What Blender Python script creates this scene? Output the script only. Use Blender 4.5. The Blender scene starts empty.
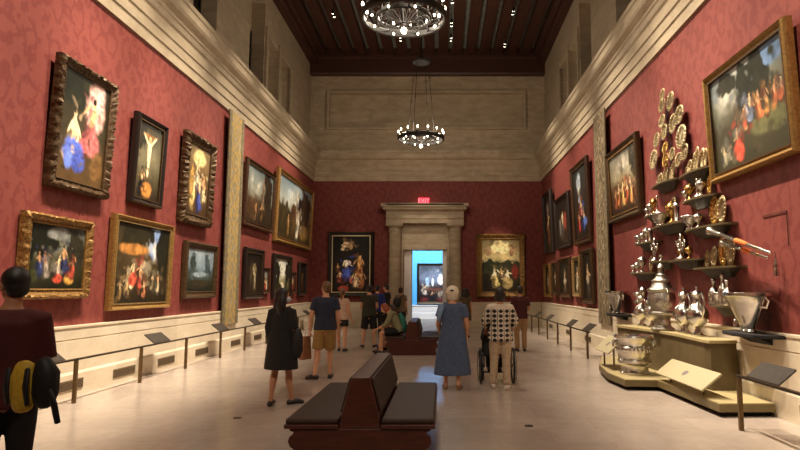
import bpy, bmesh, math, random
import numpy as np
from mathutils import Vector, Matrix, Euler, noise as mnoise
C = bpy.context.scene.collection
R = math.radians
PI = math.pi
random.seed(7)

# ------------------------------------------------------------------ helpers
def srgb(r, g, b):
    f = lambda c: ((c/255)/12.92 if c/255 <= .04045 else ((c/255+.055)/1.055)**2.4)
    return (f(r), f(g), f(b))

class NT:
    """small node-tree writer"""
    def __init__(s, name):
        s.m = bpy.data.materials.new(name); s.m.use_nodes = True
        s.t = s.m.node_tree; s.b = s.t.nodes['Principled BSDF']
        s.co = None
    def n(s, typ, **kw):
        x = s.t.nodes.new(typ)
        for k, v in kw.items():
            setattr(x, k, v)
        return x
    def l(s, a, b): s.t.links.new(a, b)
    def setin(s, node, key, v):
        if hasattr(v, 'links') or isinstance(v, bpy.types.NodeSocket): s.l(v, node.inputs[key])
        else: node.inputs[key].default_value = v
    def math(s, op, a, b=0.0, c=None):
        x = s.n('ShaderNodeMath', operation=op)
        s.setin(x, 0, a); s.setin(x, 1, b)
        if c is not None: s.setin(x, 2, c)
        return x.outputs[0]
    def obj(s):
        if s.co is None: s.co = s.n('ShaderNodeTexCoord').outputs['Object']
        return s.co
    def mapped(s, scale=(1, 1, 1), loc=(0, 0, 0)):
        x = s.n('ShaderNodeMapping'); s.l(s.obj(), x.inputs[0])
        x.inputs['Scale'].default_value = scale; x.inputs['Location'].default_value = loc
        return x.outputs[0]
    def noise(s, vec, scale, detail=3, rough=.55, dist=0):
        x = s.n('ShaderNodeTexNoise'); s.l(vec, x.inputs['Vector'])
        x.inputs['Scale'].default_value = scale; x.inputs['Detail'].default_value = detail
        x.inputs['Roughness'].default_value = rough; x.inputs['Distortion'].default_value = dist
        return x.outputs['Fac']
    def ramp(s, fac, stops):
        x = s.n('ShaderNodeValToRGB'); s.l(fac, x.inputs[0]); e = x.color_ramp.elements
        while len(e) < len(stops): e.new(.5)
        for i, (p, c) in enumerate(stops):
            e[i].position = p; e[i].color = (*c, 1) if len(c) == 3 else c
        return x.outputs[0]
    def mix(s, fac, a, b, mode='MIX'):
        x = s.n('ShaderNodeMix', data_type='RGBA', blend_type=mode)
        s.setin(x, 0, fac)
        for k, v in ((6, a), (7, b)):
            if isinstance(v, tuple): x.inputs[k].default_value = (*v, 1) if len(v) == 3 else v
            else: s.l(v, x.inputs[k])
        return x.outputs[2]
    def col(s, v):
        if isinstance(v, tuple): s.b.inputs['Base Color'].default_value = (*v, 1)
        else: s.l(v, s.b.inputs['Base Color'])
    def bump(s, h, strength=.3, dist=.01):
        x = s.n('ShaderNodeBump'); x.inputs['Strength'].default_value = strength
        x.inputs['Distance'].default_value = dist
        s.l(h, x.inputs['Height']); s.l(x.outputs[0], s.b.inputs['Normal'])
    def fin(s, rough=.5, metal=0, spec=None, coat=0):
        s.b.inputs['Roughness'].default_value = rough; s.b.inputs['Metallic'].default_value = metal
        if spec is not None: s.b.inputs['Specular IOR Level'].default_value = spec
        if coat: s.b.inputs['Coat Weight'].default_value = coat; s.b.inputs['Coat Roughness'].default_value = .12
        return s.m

_mc = {}
def mat(name, c, rough=.6, metal=0, ns=18, amt=.25, bump=0, bs=None, spec=None, stretch=(1, 1, 1)):
    if name in _mc: return _mc[name]
    t = NT(name); c = srgb(*c)
    v = t.mapped(stretch); f = t.noise(v, ns, 4)
    lo = tuple(x*(1-amt) for x in c); hi = tuple(min(1, x*(1+amt)) for x in c)
    t.col(t.ramp(f, [(.3, lo), (.7, hi)]))
    if bump: t.bump(t.noise(v, bs or ns*2, 3), bump, .01)
    _mc[name] = t.fin(rough, metal, spec); return _mc[name]

def emit(name, c, strength):
    t = NT(name); t.col(c); t.b.inputs['Emission Color'].default_value = (*c, 1)
    f = t.noise(t.obj(), 3, 1)
    t.l(t.math('MULTIPLY_ADD', f, strength*.1, strength*.95), t.b.inputs['Emission Strength'])
    return t.fin(.4)

class MB:
    def __init__(s): s.v = []; s.f = []; s.M = None
    def add(s, vs, fs):
        o = len(s.v)
        s.v += [tuple(s.M @ Vector(v)) if s.M else tuple(v) for v in vs]
        s.f += [tuple(i+o for i in f) for f in fs]; return s
    def box(s, x0, y0, z0, x1, y1, z1):
        vs = [(x, y, z) for z in (z0, z1) for y in (y0, y1) for x in (x0, x1)]
        return s.add(vs, [(0, 2, 3, 1), (4, 5, 7, 6), (0, 1, 5, 4), (2, 6, 7, 3), (0, 4, 6, 2), (1, 3, 7, 5)])
    def prism(s, outline, z0, z1, axis='z'):
        n = len(outline)
        if axis == 'z': P = lambda a, b, z: (a, b, z)
        elif axis == 'y': P = lambda a, b, z: (a, z, b)
        else: P = lambda a, b, z: (z, a, b)
        vs = [P(a, b, z0) for a, b in outline]+[P(a, b, z1) for a, b in outline]
        fs = [tuple(range(n))[::-1], tuple(range(n, 2*n))]+[(i, (i+1) % n, n+(i+1) % n, n+i) for i in range(n)]
        return s.add(vs, fs)
    def lathe(s, prof, n=24, c=(0, 0, 0), axis='z'):
        vs = []; fs = []; m = len(prof)
        for i in range(n):
            a = 2*PI*i/n; ca, sa = math.cos(a), math.sin(a)
            for r, z in prof:
                if axis == 'z': vs.append((c[0]+r*ca, c[1]+r*sa, c[2]+z))
                elif axis == 'y': vs.append((c[0]+r*ca, c[1]-z, c[2]+r*sa))
                else: vs.append((c[0]+z, c[1]+r*ca, c[2]+r*sa))
        for i in range(n):
            j = (i+1) % n
            for k in range(m-1): fs.append((i*m+k, j*m+k, j*m+k+1, i*m+k+1))
        return s.add(vs, fs)
    def limb(s, pts, rad, right=None, n=14, cap=True):
        pts = [Vector(p) for p in pts]; rr = [(r, r) if not isinstance(r, tuple) else r for r in rad]
        if cap:
            t0 = (pts[0]-pts[1]).normalized(); t1 = (pts[-1]-pts[-2]).normalized()
            m0, m1 = min(rr[0]), min(rr[-1])
            pts = [pts[0]+t0*m0*.8, pts[0]+t0*m0*.5]+pts+[pts[-1]+t1*m1*.5, pts[-1]+t1*m1*.8]
            sc = lambda r, k: (r[0]*k, r[1]*k)
            rr = [sc(rr[0], .35), sc(rr[0], .8)]+rr+[sc(rr[-1], .8), sc(rr[-1], .35)]
        vs = []; fs = []; X = None; N = len(pts)
        for i, p in enumerate(pts):
            t = (pts[min(i+1, N-1)]-pts[max(i-1, 0)]).normalized()
            if X is None:
                X = Vector(right) if right else (Vector((1, 0, 0)) if abs(t.x) < .9 else Vector((0, 1, 0)))
            if right: X = Vector(right)
            X = (X-t*X.dot(t)).normalized(); Y = t.cross(X)
            for k in range(n):
                a = 2*PI*k/n
                vs.append(p+X*(rr[i][0]*math.cos(a))+Y*(rr[i][1]*math.sin(a)))
        for i in range(N-1):
            for k in range(n):
                k2 = (k+1) % n
                fs.append((i*n+k, i*n+k2, (i+1)*n+k2, (i+1)*n+k))
        fs.append(tuple(range(n))[::-1]); fs.append(tuple(range((N-1)*n, N*n)))
        return s.add(vs, fs)
    def tube(s, pts, r, n=8): return s.limb(pts, [r]*len(pts), None, n, False)
    def ell(s, c, r, rot=None, nu=20, nv=14):
        vs = []; fs = []; c = Vector(c)
        for j in range(nv+1):
            th = PI*j/nv
            for i in range(nu):
                a = 2*PI*i/nu
                p = Vector((r[0]*math.sin(th)*math.cos(a), r[1]*math.sin(th)*math.sin(a), r[2]*math.cos(th)))
                if rot: p = rot @ p
                vs.append(c+p)
        for j in range(nv):
            for i in range(nu):
                k = (i+1) % nu
                fs.append((j*nu+i, (j+1)*nu+i, (j+1)*nu+k, j*nu+k))
        return s.add(vs, fs)
    def mesh(s, name, m, smooth=False):
        me = bpy.data.meshes.new(name); me.from_pydata(s.v, [], s.f)
        bm = bmesh.new(); bm.from_mesh(me)
        bmesh.ops.remove_doubles(bm, verts=bm.verts, dist=1e-5)
        bmesh.ops.recalc_face_normals(bm, faces=bm.faces); bm.to_mesh(me); bm.free()
        if m: me.materials.append(m)
        if smooth: me.polygons.foreach_set('use_smooth', [True]*len(me.polygons))
        return me
    def build(s, name, m, parent=None, smooth=False, bevel=0, loc=None):
        o = bpy.data.objects.new(name, s.mesh(name, m, smooth)); C.objects.link(o)
        if parent is not None: o.parent = parent
        if loc is not None: o.location = loc
        if bevel:
            b = o.modifiers.new('soft edges', 'BEVEL'); b.width = bevel; b.segments = 2; b.limit_method = 'ANGLE'
        if smooth:
            try: o.data.set_sharp_from_angle(angle=R(40))
            except Exception: pass
        return o

def tag(o, label, cat, group=None, kind=None):
    o['label'] = label; o['category'] = cat
    if group: o['group'] = group
    if kind: o['kind'] = kind
    return o
def empty(name, loc=(0, 0, 0), rz=0, rx=0):
    o = bpy.data.objects.new(name, None); C.objects.link(o); o.empty_display_size = .1
    o.location = loc; o.rotation_euler = (rx, 0, rz); return o
def thing(name, label, cat, loc=(0, 0, 0), rz=0, group=None, rx=0):
    return tag(empty(name, loc, rz, rx), label, cat, group)
def struct(o):
    o['kind'] = 'structure'; return o
def dup(root, loc, rz=None, label=None):
    r = root.copy(); C.objects.link(r); r.location = loc
    if rz is not None: r.rotation_euler[2] = rz
    if label: r['label'] = label
    for ch in list(root.children):
        c = ch.copy(); C.objects.link(c); c.parent = r
        for g in list(ch.children):
            d = g.copy(); C.objects.link(d); d.parent = c
    return r

# ------------------------------------------------------------------ dimensions (metres); camera stands at the origin
LX, RX, FY, BY = -5.88, 4.46, 26.8, -4.0
MIDX = (LX+RX)/2
DADO, CORN, CTOP, CEIL = 1.08, 6.5, 7.85, 12.3

# ------------------------------------------------------------------ surface materials
def damask(axis):
    t = NT('red_damask_'+axis)
    sp = t.n('ShaderNodeSeparateXYZ'); t.l(t.obj(), sp.inputs[0])
    u = sp.outputs[axis.upper()]; v = sp.outputs['Z']
    nz = t.noise(t.obj(), 5, 4); nz2 = t.noise(t.obj(), 26, 2)
    cu = t.math('COSINE', t.math('MULTIPLY', u, 2*PI/.5)); cv = t.math('COSINE', t.math('MULTIPLY', v, 2*PI/.8))
    c = t.math('ADD', cu, cv)
    c = t.math('ADD', c, t.math('MULTIPLY', t.math('SUBTRACT', nz, .5), 6.5))
    w = t.math('SINE', t.math('MULTIPLY', c, 2.3))
    w = t.math('ADD', w, t.math('MULTIPLY', t.math('SUBTRACT', nz2, .5), 3.0))
    f = t.n('ShaderNodeMapRange', interpolation_type='SMOOTHSTEP'); t.l(w, f.inputs[0])
    f.inputs[1].default_value = -.9; f.inputs[2].default_value = .3
    big = t.noise(t.obj(), .5, 2)
    a = t.ramp(big, [(.3, srgb(124, 61, 54)), (.7, srgb(131, 66, 58))])
    b = t.ramp(big, [(.3, srgb(111, 50, 45)), (.7, srgb(118, 54, 49))])
    t.col(t.mix(f.outputs[0], b, a)); t.bump(nz2, .08, .004)
    return t.fin(.62, 0, .3)
def stone(name, axis, lo, hi, bw=1.7, bh=.62, mortar=.004):
    t = NT(name)
    sp = t.n('ShaderNodeSeparateXYZ'); t.l(t.obj(), sp.inputs[0])
    cb = t.n('ShaderNodeCombineXYZ')
    t.l(sp.outputs[axis.upper()], cb.inputs[0]); t.l(sp.outputs['Z' if axis != 'z' else 'X'], cb.inputs[1])
    br = t.n('ShaderNodeTexBrick'); t.l(cb.outputs[0], br.inputs['Vector'])
    br.inputs['Scale'].default_value = 1; br.inputs['Brick Width'].default_value = bw
    br.inputs['Row Height'].default_value = bh; br.inputs['Mortar Size'].default_value = mortar
    br.inputs['Mortar Smooth'].default_value = .3
    br.inputs['Color1'].default_value = (.86, .86, .86, 1); br.inputs['Color2'].default_value = (1, 1, 1, 1)
    br.inputs['Mortar'].default_value = (.72, .7, .68, 1)
    sc = (1.1, 1.1, 3.2)
    st = t.noise(t.mapped(sc), 1.6, 6, .65, .4); sp2 = t.noise(t.mapped((1, 1, 3)), 22, 3)
    f = t.math('ADD', t.math('MULTIPLY', st, .65), t.math('MULTIPLY', sp2, .35))
    base = t.ramp(f, [(.32, srgb(*lo)), (.5, tuple((x+y)/2 for x, y in zip(srgb(*lo), srgb(*hi)))), (.68, srgb(*hi))])
    t.col(t.mix(1.0, base, br.outputs['Color'], 'MULTIPLY')); t.bump(sp2, .12, .006)
    return t.fin(.55, 0, .35)
def floor_mat():
    t = NT('polished_marble')
    br = t.n('ShaderNodeTexBrick'); t.l(t.obj(), br.inputs['Vector'])
    br.inputs['Scale'].default_value = 1; br.inputs['Brick Width'].default_value = 1.22
    br.inputs['Row Height'].default_value = .61; br.inputs['Mortar Size'].default_value = .003
    br.inputs['Color1'].default_value = (.88, .88, .88, 1); br.inputs['Color2'].default_value = (1, 1, 1, 1)
    br.inputs['Mortar'].default_value = (.74, .72, .7, 1)
    n1 = t.noise(t.mapped((1.1, .8, 1)), 1.1, 6, .6, 1.2); n2 = t.noise(t.obj(), 9, 4)
    f = t.math('ADD', t.math('MULTIPLY', n1, .75), t.math('MULTIPLY', n2, .25))
    base = t.ramp(f, [(.3, srgb(172, 157, 144)), (.5, srgb(183, 168, 155)), (.7, srgb(193, 179, 166))])
    t.col(t.mix(1.0, base, br.outputs['Color'], 'MULTIPLY'))
    r = t.math('MULTIPLY_ADD', n2, .14, .15); t.l(r, t.b.inputs['Roughness'])
    t.m.node_tree.nodes['Principled BSDF'].inputs['Specular IOR Level'].default_value = .5
    return t.m
M_damL, M_damE = damask('y'), damask('x')
M_stoneY = stone('limestone_side', 'y', (156, 140, 116), (192, 176, 150))
M_stoneX = stone('limestone_end', 'x', (156, 138, 112), (202, 184, 156))
M_dadoY = stone('dado_stone_side', 'y', (214, 198, 170), (236, 222, 196), 2.4, 3.0, .002)
M_dadoX = stone('dado_stone_end', 'x', (206, 190, 162), (230, 216, 190), 2.4, 3.0, .002)
M_floor = floor_mat()
M_wood = mat('ceiling_oak', (64, 33, 22), .55, 0, 3, .35, stretch=(6, .6, 6))
M_deck = mat('ceiling_deck_grey', (128, 128, 120), .8, 0, 3, .2)
M_gold = mat('old_gilt', (136, 101, 52), .5, .45, 34, .7, .7, 60)
M_gold_dark = mat('tarnished_gilt', (78, 57, 32), .5, .4, 30, .5, .6, 45)
M_gold_pale = mat('pale_gilt', (150, 124, 78), .5, .4, 26, .4, .4, 40)
M_gold_b = mat('polished_gilt', (158, 122, 66), .42, .5, 22, .3, .3, 40)
M_slip = mat('cream_slip', (206, 188, 146), .5, .1, 20, .2)
M_silver_t = mat('tarnished_silver', (178, 160, 124), .3, 1, 16, .3)
M_black_fr = mat('ebonised_wood', (34, 25, 19), .4, 0, 20, .3)
M_brown_fr = mat('walnut_frame_wood', (70, 44, 24), .4, .1, 16, .4, .2)
M_bronze = mat('dark_bronze', (64, 52, 36), .4, .7, 20, .3)
M_post = mat('brass_brown_post', (104, 82, 50), .4, .6, 20, .2)
M_panel = mat('label_panel_grey', (62, 56, 48), .5, 0, 14, .2)
M_silver = mat('aged_silver', (216, 212, 202), .22, 1, 12, .12)
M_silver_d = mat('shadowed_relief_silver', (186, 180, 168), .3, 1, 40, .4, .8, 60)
M_gilt_s = mat('silver_gilt', (206, 166, 96), .24, 1, 14, .2)
M_bench = mat('mahogany', (72, 32, 18), .4, 0, 4, .35, stretch=(1, 1, 7))
M_leather = mat('brown_leather', (56, 38, 28), .6, 0, 60, .2, .15, 160, .25)
M_plat = mat('platform_cream_shaded', (108, 93, 58), .5, 0, 8, .1)  # platform cream darkened for upright faces: shade from overhead light put into the colour
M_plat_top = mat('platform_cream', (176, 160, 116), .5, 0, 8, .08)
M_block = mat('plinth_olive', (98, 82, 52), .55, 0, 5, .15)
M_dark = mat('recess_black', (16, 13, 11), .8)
M_iron = mat('wrought_iron', (30, 26, 23), .5, .2, 20, .25)
M_glass_dark = mat('night_window_glass', (12, 11, 11), .15)
M_bulb = emit('warm_bulb', (1, .84, .6), 14)
M_lens = emit('spot_lens', (1, .9, .74), 14)
M_exit = emit('exit_red', (1, .01, .05), 1.0)
M_exit_l = emit('exit_letters', (1, .16, .22), 1.8)

# ------------------------------------------------------------------ room shell
fl = MB().box(LX-1.1, BY, -.2, RX+1.1, 36.2, 0).build('floor', M_floor); struct(fl)
def side_wall(name, X, sgn):   # red damask band behind the pictures
    x0, x1 = sorted((X, X-sgn*.7))
    return struct(MB().box(x0, BY, 0, x1, FY+.3, CORN+.3).build(name, M_damL))
side_wall('wall_left', LX, 1); side_wall('wall_right', RX, -1)
DX0, DX1, DZ = -1.74, .18, 3.39
w = MB()
w.box(LX-1.1, FY, 0, DX0, FY+.6, CORN+.3); w.box(DX1, FY, 0, RX+1.1, FY+.6, CORN+.3); w.box(DX0, FY, DZ, DX1, FY+.6, CORN+.3)
struct(w.build('wall_far', M_damE))
struct(MB().box(LX-1.1, BY-.5, 0, RX+1.1, BY, CEIL+.3).build('wall_near', M_damE))

# upper stone storey with deep window bays and shallow blind panels
WIN = [5.2, 9.6, 13.95, 18.15]; WW = 1.5; WZ0, WZ1, WZT = CTOP, 10.4, 11.4
def upper_side2(name, X, sgn):
    m = MB(); D = .9
    def bx(d0, d1, y0, y1, z0, z1):
        a, b = sorted((X-sgn*d0, X-sgn*d1)); m.box(a, y0, z0, b, y1, z1)
    bx(0, D, BY, FY+.3, CORN+.3, WZ0); bx(0, D, BY, FY+.3, WZT, CEIL+.3)
    edges = [BY]
    for y in WIN: edges += [y, y+WW]
    edges += [19.95, 21.35, 21.8, 23.2, FY+.3]
    # solid piers between openings
    solid = [(BY, WIN[0])]+[(WIN[i]+WW, WIN[i+1]) for i in range(3)]+[(WIN[3]+WW, 19.95), (21.35, 21.8), (23.2, FY+.3)]
    for a, b in solid: bx(0, D, a, b, WZ0, WZT)
    for y in WIN: bx(.46, D, y, y+WW, WZ1, WZT)
    bx(0, D, 19.95, 21.35, WZ1, WZT); bx(0, D, 21.8, 23.2, WZ1, WZT)
    bx(.34, D, 19.95, 21.35, WZ0, WZ1); bx(.34, D, 21.8, 23.2, WZ0, WZ1)
    for y in (19.72, 21.32, 23.1): bx(-.07, 0, y, y+.14, WZ0, 10.6)
    return struct(m.build(name, M_stoneY))
UP = .2
upper_side2('wall_left_upper', LX-UP, 1); upper_side2('wall_right_upper', RX+UP, -1)
k = 0
for X, sgn in ((LX-UP, 1), (RX+UP, -1)):
    for y in WIN:
        k += 1
        a, b = sorted((X-sgn*.46, X-sgn*.6))
        wn = struct(MB().box(a, y+.003, WZ0+.003, b, y+WW-.003, WZ1-.003).build('window_%d' % k, M_glass_dark))
        f = MB()
        a, b = sorted((X-sgn*.43, X-sgn*.455))
        for yy in (y+.01, y+WW/2-.03, y+WW-.07): f.box(a, yy, WZ0+.01, b, yy+.06, WZ1-.01)
        for zz in (WZ0+.01, WZ0+1.2, WZ1-.08): f.box(a, y+.01, zz, b, y+WW-.01, zz+.06)
        f.build('window_frame', M_bronze, wn)
# far upper wall with a large sunk panel
m = MB(); PX0, PX1, PZ0, PZ1 = -5.32, 3.79, 8.88, 10.72
m.box(LX-1.1, FY, CORN+.3, RX+1.1, FY+.6, PZ0); m.box(LX-1.1, FY, PZ1, RX+1.1, FY+.6, CEIL+.3)
m.box(LX-1.1, FY, PZ0, PX0, FY+.6, PZ1); m.box(PX1, FY, PZ0, RX+1.1, FY+.6, PZ1); m.box(PX0, FY+.2, PZ0, PX1, FY+.6, PZ1)
struct(m.build('wall_far_upper', M_stoneX))
t_ = MB(); e = .12
t_.box(PX0, FY-.12, PZ0, PX1, FY+.195, PZ0+e); t_.box(PX0, FY-.12, PZ1-e, PX1, FY+.195, PZ1)
t_.box(PX0, FY-.12, PZ0+e, PX0+e, FY+.195, PZ1-e); t_.box(PX1-e, FY-.12, PZ0+e, PX1, FY+.195, PZ1-e)
struct(t_.build('trim_1', M_stoneX, bevel=.015))

# cornice and dado: profiles as (distance from wall, height)
CP = [(-.25, CORN+.35), (0, CORN), (.05, CORN), (.05, 6.72), (.08, 6.74), (.08, 6.95), (.11, 6.97), (.11, 7.2), (.15, 7.24), (.19, 7.33),
      (.22, 7.36), (.22, 7.44), (.32, 7.5), (.36, 7.56), (.36, 7.72), (.39, 7.75), (.39, CTOP), (-.25, CTOP)]
DP = [(0, 0), (.125, 0), (.125, .33), (.108, .36), (.1, .37), (.1, .85), (.082, .856), (.082, .868), (.1, .874), (.1, 1.04), (.115, 1.05), (.115, DADO), (0, DADO)]
def run_y(prof, X, sgn, y0, y1): return MB().prism([(X+sgn*d, z) for d, z in prof], y0, y1, 'y')
def run_x(prof, Y, x0, x1): return MB().prism([(Y-d, z) for d, z in prof], x0, x1, 'x')
struct(run_y(CP, LX, 1, BY, FY).build('trim_2', M_stoneY)); struct(run_y(CP, RX, -1, BY, FY).build('trim_3', M_stoneY))
struct(run_x(CP, FY, LX, RX).build('trim_4', M_stoneX))
struct(run_y(DP, LX, 1, BY, FY).build('baseboard_left', M_dadoY)); struct(run_y(DP, RX, -1, BY, FY).build('baseboard_right', M_dadoY))
struct(run_x(DP, FY, LX+.12, -2.5).build('baseboard_far', M_dadoX)); struct(run_x(DP, FY, .86, RX-.12).build('baseboard_far_end', M_dadoX))

# ceiling: grey boards seen between long oak joists, beams round the edge
ce = struct(MB().box(LX-1.1, BY, CEIL+.3, RX+1.1, FY+.6, CEIL+.5).build('ceiling', M_deck))
x = .95-.62*11
while x < RX+.5:
    a, b = max(LX+.15, x+.1), min(RX-.15, x+.52)
    if b-a > .15: MB().box(a, BY, CEIL, b, FY-.14, CEIL+.3).build('joist', M_wood, ce, bevel=.02)
    x += .62
bp = [(0, 11.9), (.3, 11.9), (.34, 11.96), (.34, 12.2), (.45, 12.26), (.45, CEIL+.3), (0, CEIL+.3)]
struct(run_y(bp, LX-UP, 1, BY, FY).build('trim_5', M_wood)); struct(run_y(bp, RX+UP, -1, BY, FY).build('trim_6', M_wood))
ep = [(0, 11.41), (.24, 11.41), (.28, 11.5), (.28, 12.15), (.36, 12.2), (.36, CEIL+.3), (0, CEIL+.3)]
struct(run_x(ep, FY, LX-UP, RX+UP).build('trim_7', M_wood))

# ------------------------------------------------------------------ stone doorway
dr = struct(empty('door_1', (-.8, FY, 0)))
dm = MB()
for s in (-1, 1):
    cx = -1.34 if s < 0 else 1.34
    col = MB().lathe([(.31, 0), (.31, .12), (.33, .16), (.33, .24), (.27, .3), (.275, .34), (.27, 2.2), (.255, 4.1), (.25, 4.2)], 28, (cx, -.2, .42))
    col.build('column', M_stoneX, dr, True)
    MB().box(cx-.37, -.5, 0, cx+.37, 0, .42).build('column_pedestal', M_stoneX, dr, bevel=.02)
    cap = MB().lathe([(.25, 4.18), (.29, 4.22), (.26, 4.27), (.27, 4.36), (.36, 4.44)], 28, (cx, -.2, 0)).box(cx-.38, -.52, 4.43, cx+.38, 0, 4.54)
    cap.build('capital', M_stoneX, dr, bevel=.012)
    j0, j1 = sorted((cx-s*.02, s*.985))
    jb = MB().box(min(s*.96, s*1.05), -.16, 0, max(s*.96, s*1.6), 0, 4.54); jb.build('jamb', M_stoneX, dr, bevel=.015)
MB().box(-.96, -.14, DZ, .98, 0, 4.54).build('lintel', M_stoneX, dr, bevel=.01)
arch = MB().prism([(-.2-.0, DZ-.0), (-.2, DZ+.18), (-.14, DZ+.18), (-.14, DZ)], -.96, .98, 'x'); arch.build('architrave', M_stoneX, dr, bevel=.01)
en = [(0, 4.54), (-.5, 4.54), (-.5, 4.72), (-.53, 4.76), (-.48, 4.8), (-.48, 5.05), (-.54, 5.1), (-.58, 5.14), (-.66, 5.2), (-.72, 5.25), (-.76, 5.3), (-.76, 5.39), (0, 5.39)]
m = MB().prism(en, -1.72, 1.72, 'x'); m.box(-1.92, -.76, 5.25, 1.92, 0, 5.41); m.box(-1.84, -.68, 5.14, 1.84, 0, 5.25)
m.build('entablature', M_stoneX, dr, bevel=.012)

# exit sign over the doorway
ex = thing('exit_sign', 'small red lit exit sign above the stone doorway', 'sign', (-.86, FY-.3, 5.42))
MB().box(-.24, 0, .0, .24, .29, .29).build('housing', M_exit, ex, bevel=.01)
fc = bpy.data.curves.new('lettering', 'FONT'); fc.body = 'EXIT'; fc.size = .25; fc.extrude = .006; fc.align_x = 'CENTER'; fc.align_y = 'CENTER'
tmp_ = bpy.data.objects.new('t', fc); C.objects.link(tmp_); fc.materials.append(M_exit_l)
fm_ = bpy.data.meshes.new_from_object(tmp_.evaluated_get(bpy.context.evaluated_depsgraph_get())); bpy.data.objects.remove(tmp_)
fo = bpy.data.objects.new('lettering', fm_); C.objects.link(fo); fo.parent = ex; fo.location = (0, -.012, .145); fo.rotation_euler = (PI/2, 0, 0)

# blue gallery seen through the doorway
M_blue = mat('blue_gallery_wall', (86, 178, 236), .7, 0, 4, .05)
M_white = mat('white_plaster', (232, 226, 220), .6, 0, 6, .05)
struct(MB().box(-6, 34.2, 0, 4.5, 34.6, 6).build('wall_blue_room_far', M_blue))
struct(MB().box(-6.4, FY+.6, 0, -6, 34.6, 6).build('wall_blue_room_left', M_blue)); struct(MB().box(4.5, FY+.6, 0, 4.9, 34.6, 6).build('wall_blue_room_right', M_blue))
struct(MB().box(-6.4, FY+.6, 6, 4.9, 34.6, 6.2).build('ceiling_blue_room', M_white))
struct(run_x([(0, 0), (.1, 0), (.1, .3), (.06, .33), (.06, .66), (.1, .7), (.1, .76), (0, .76)], 34.2, -6, 4.5).build('baseboard_blue_room', M_white))
struct(run_x([(0, 3.95), (.08, 3.95), (.08, 4.05), (.04, 4.08), (0, 4.1)], 34.2, -6, 4.5).build('trim_10', M_blue))
cs = MB(); cs.box(DX0, FY+.02, 0, DX0+.34, FY+.75, DZ); cs.box(DX1-.2, FY+.02, 0, DX1, FY+.75, DZ)
struct(cs.build('trim_8', M_white, bevel=.02))

# ------------------------------------------------------------------ pictures
def vnoise(rng, ny, nx, cells):
    cy, cx = max(2, int(cells*ny/nx)+2), cells+2
    g = rng.random((cy, cx)); yy = np.linspace(0, cy-1.001, ny); xx = np.linspace(0, cx-1.001, nx)
    y0 = yy.astype(int); x0 = xx.astype(int); fy = (yy-y0)[:, None]; fx = (xx-x0)[None, :]
    fy = fy*fy*(3-2*fy); fx = fx*fx*(3-2*fx)
    return (g[y0][:, x0]*(1-fy)*(1-fx)+g[y0+1][:, x0]*fy*(1-fx)+g[y0][:, x0+1]*(1-fy)*fx+g[y0+1][:, x0+1]*fy*fx)
def fbm(rng, ny, nx, c):
    return (vnoise(rng, ny, nx, c)*.5+vnoise(rng, ny, nx, c*2)*.3+vnoise(rng, ny, nx, c*4)*.2)
_t = NT('oil_paint'); _a = _t.n('ShaderNodeVertexColor', layer_name='Col')
_n = _t.noise(_t.obj(), 60, 3)
_t.col(_t.mix(.35, _a.outputs[0], _t.mix(_n, (.35, .33, .3), (1.5, 1.45, 1.4)), 'MULTIPLY')); _t.bump(_n, .1, .003)
M_paint = _t.fin(.5, 0, .3)
lin = lambda c: np.array(srgb(*c))
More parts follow.
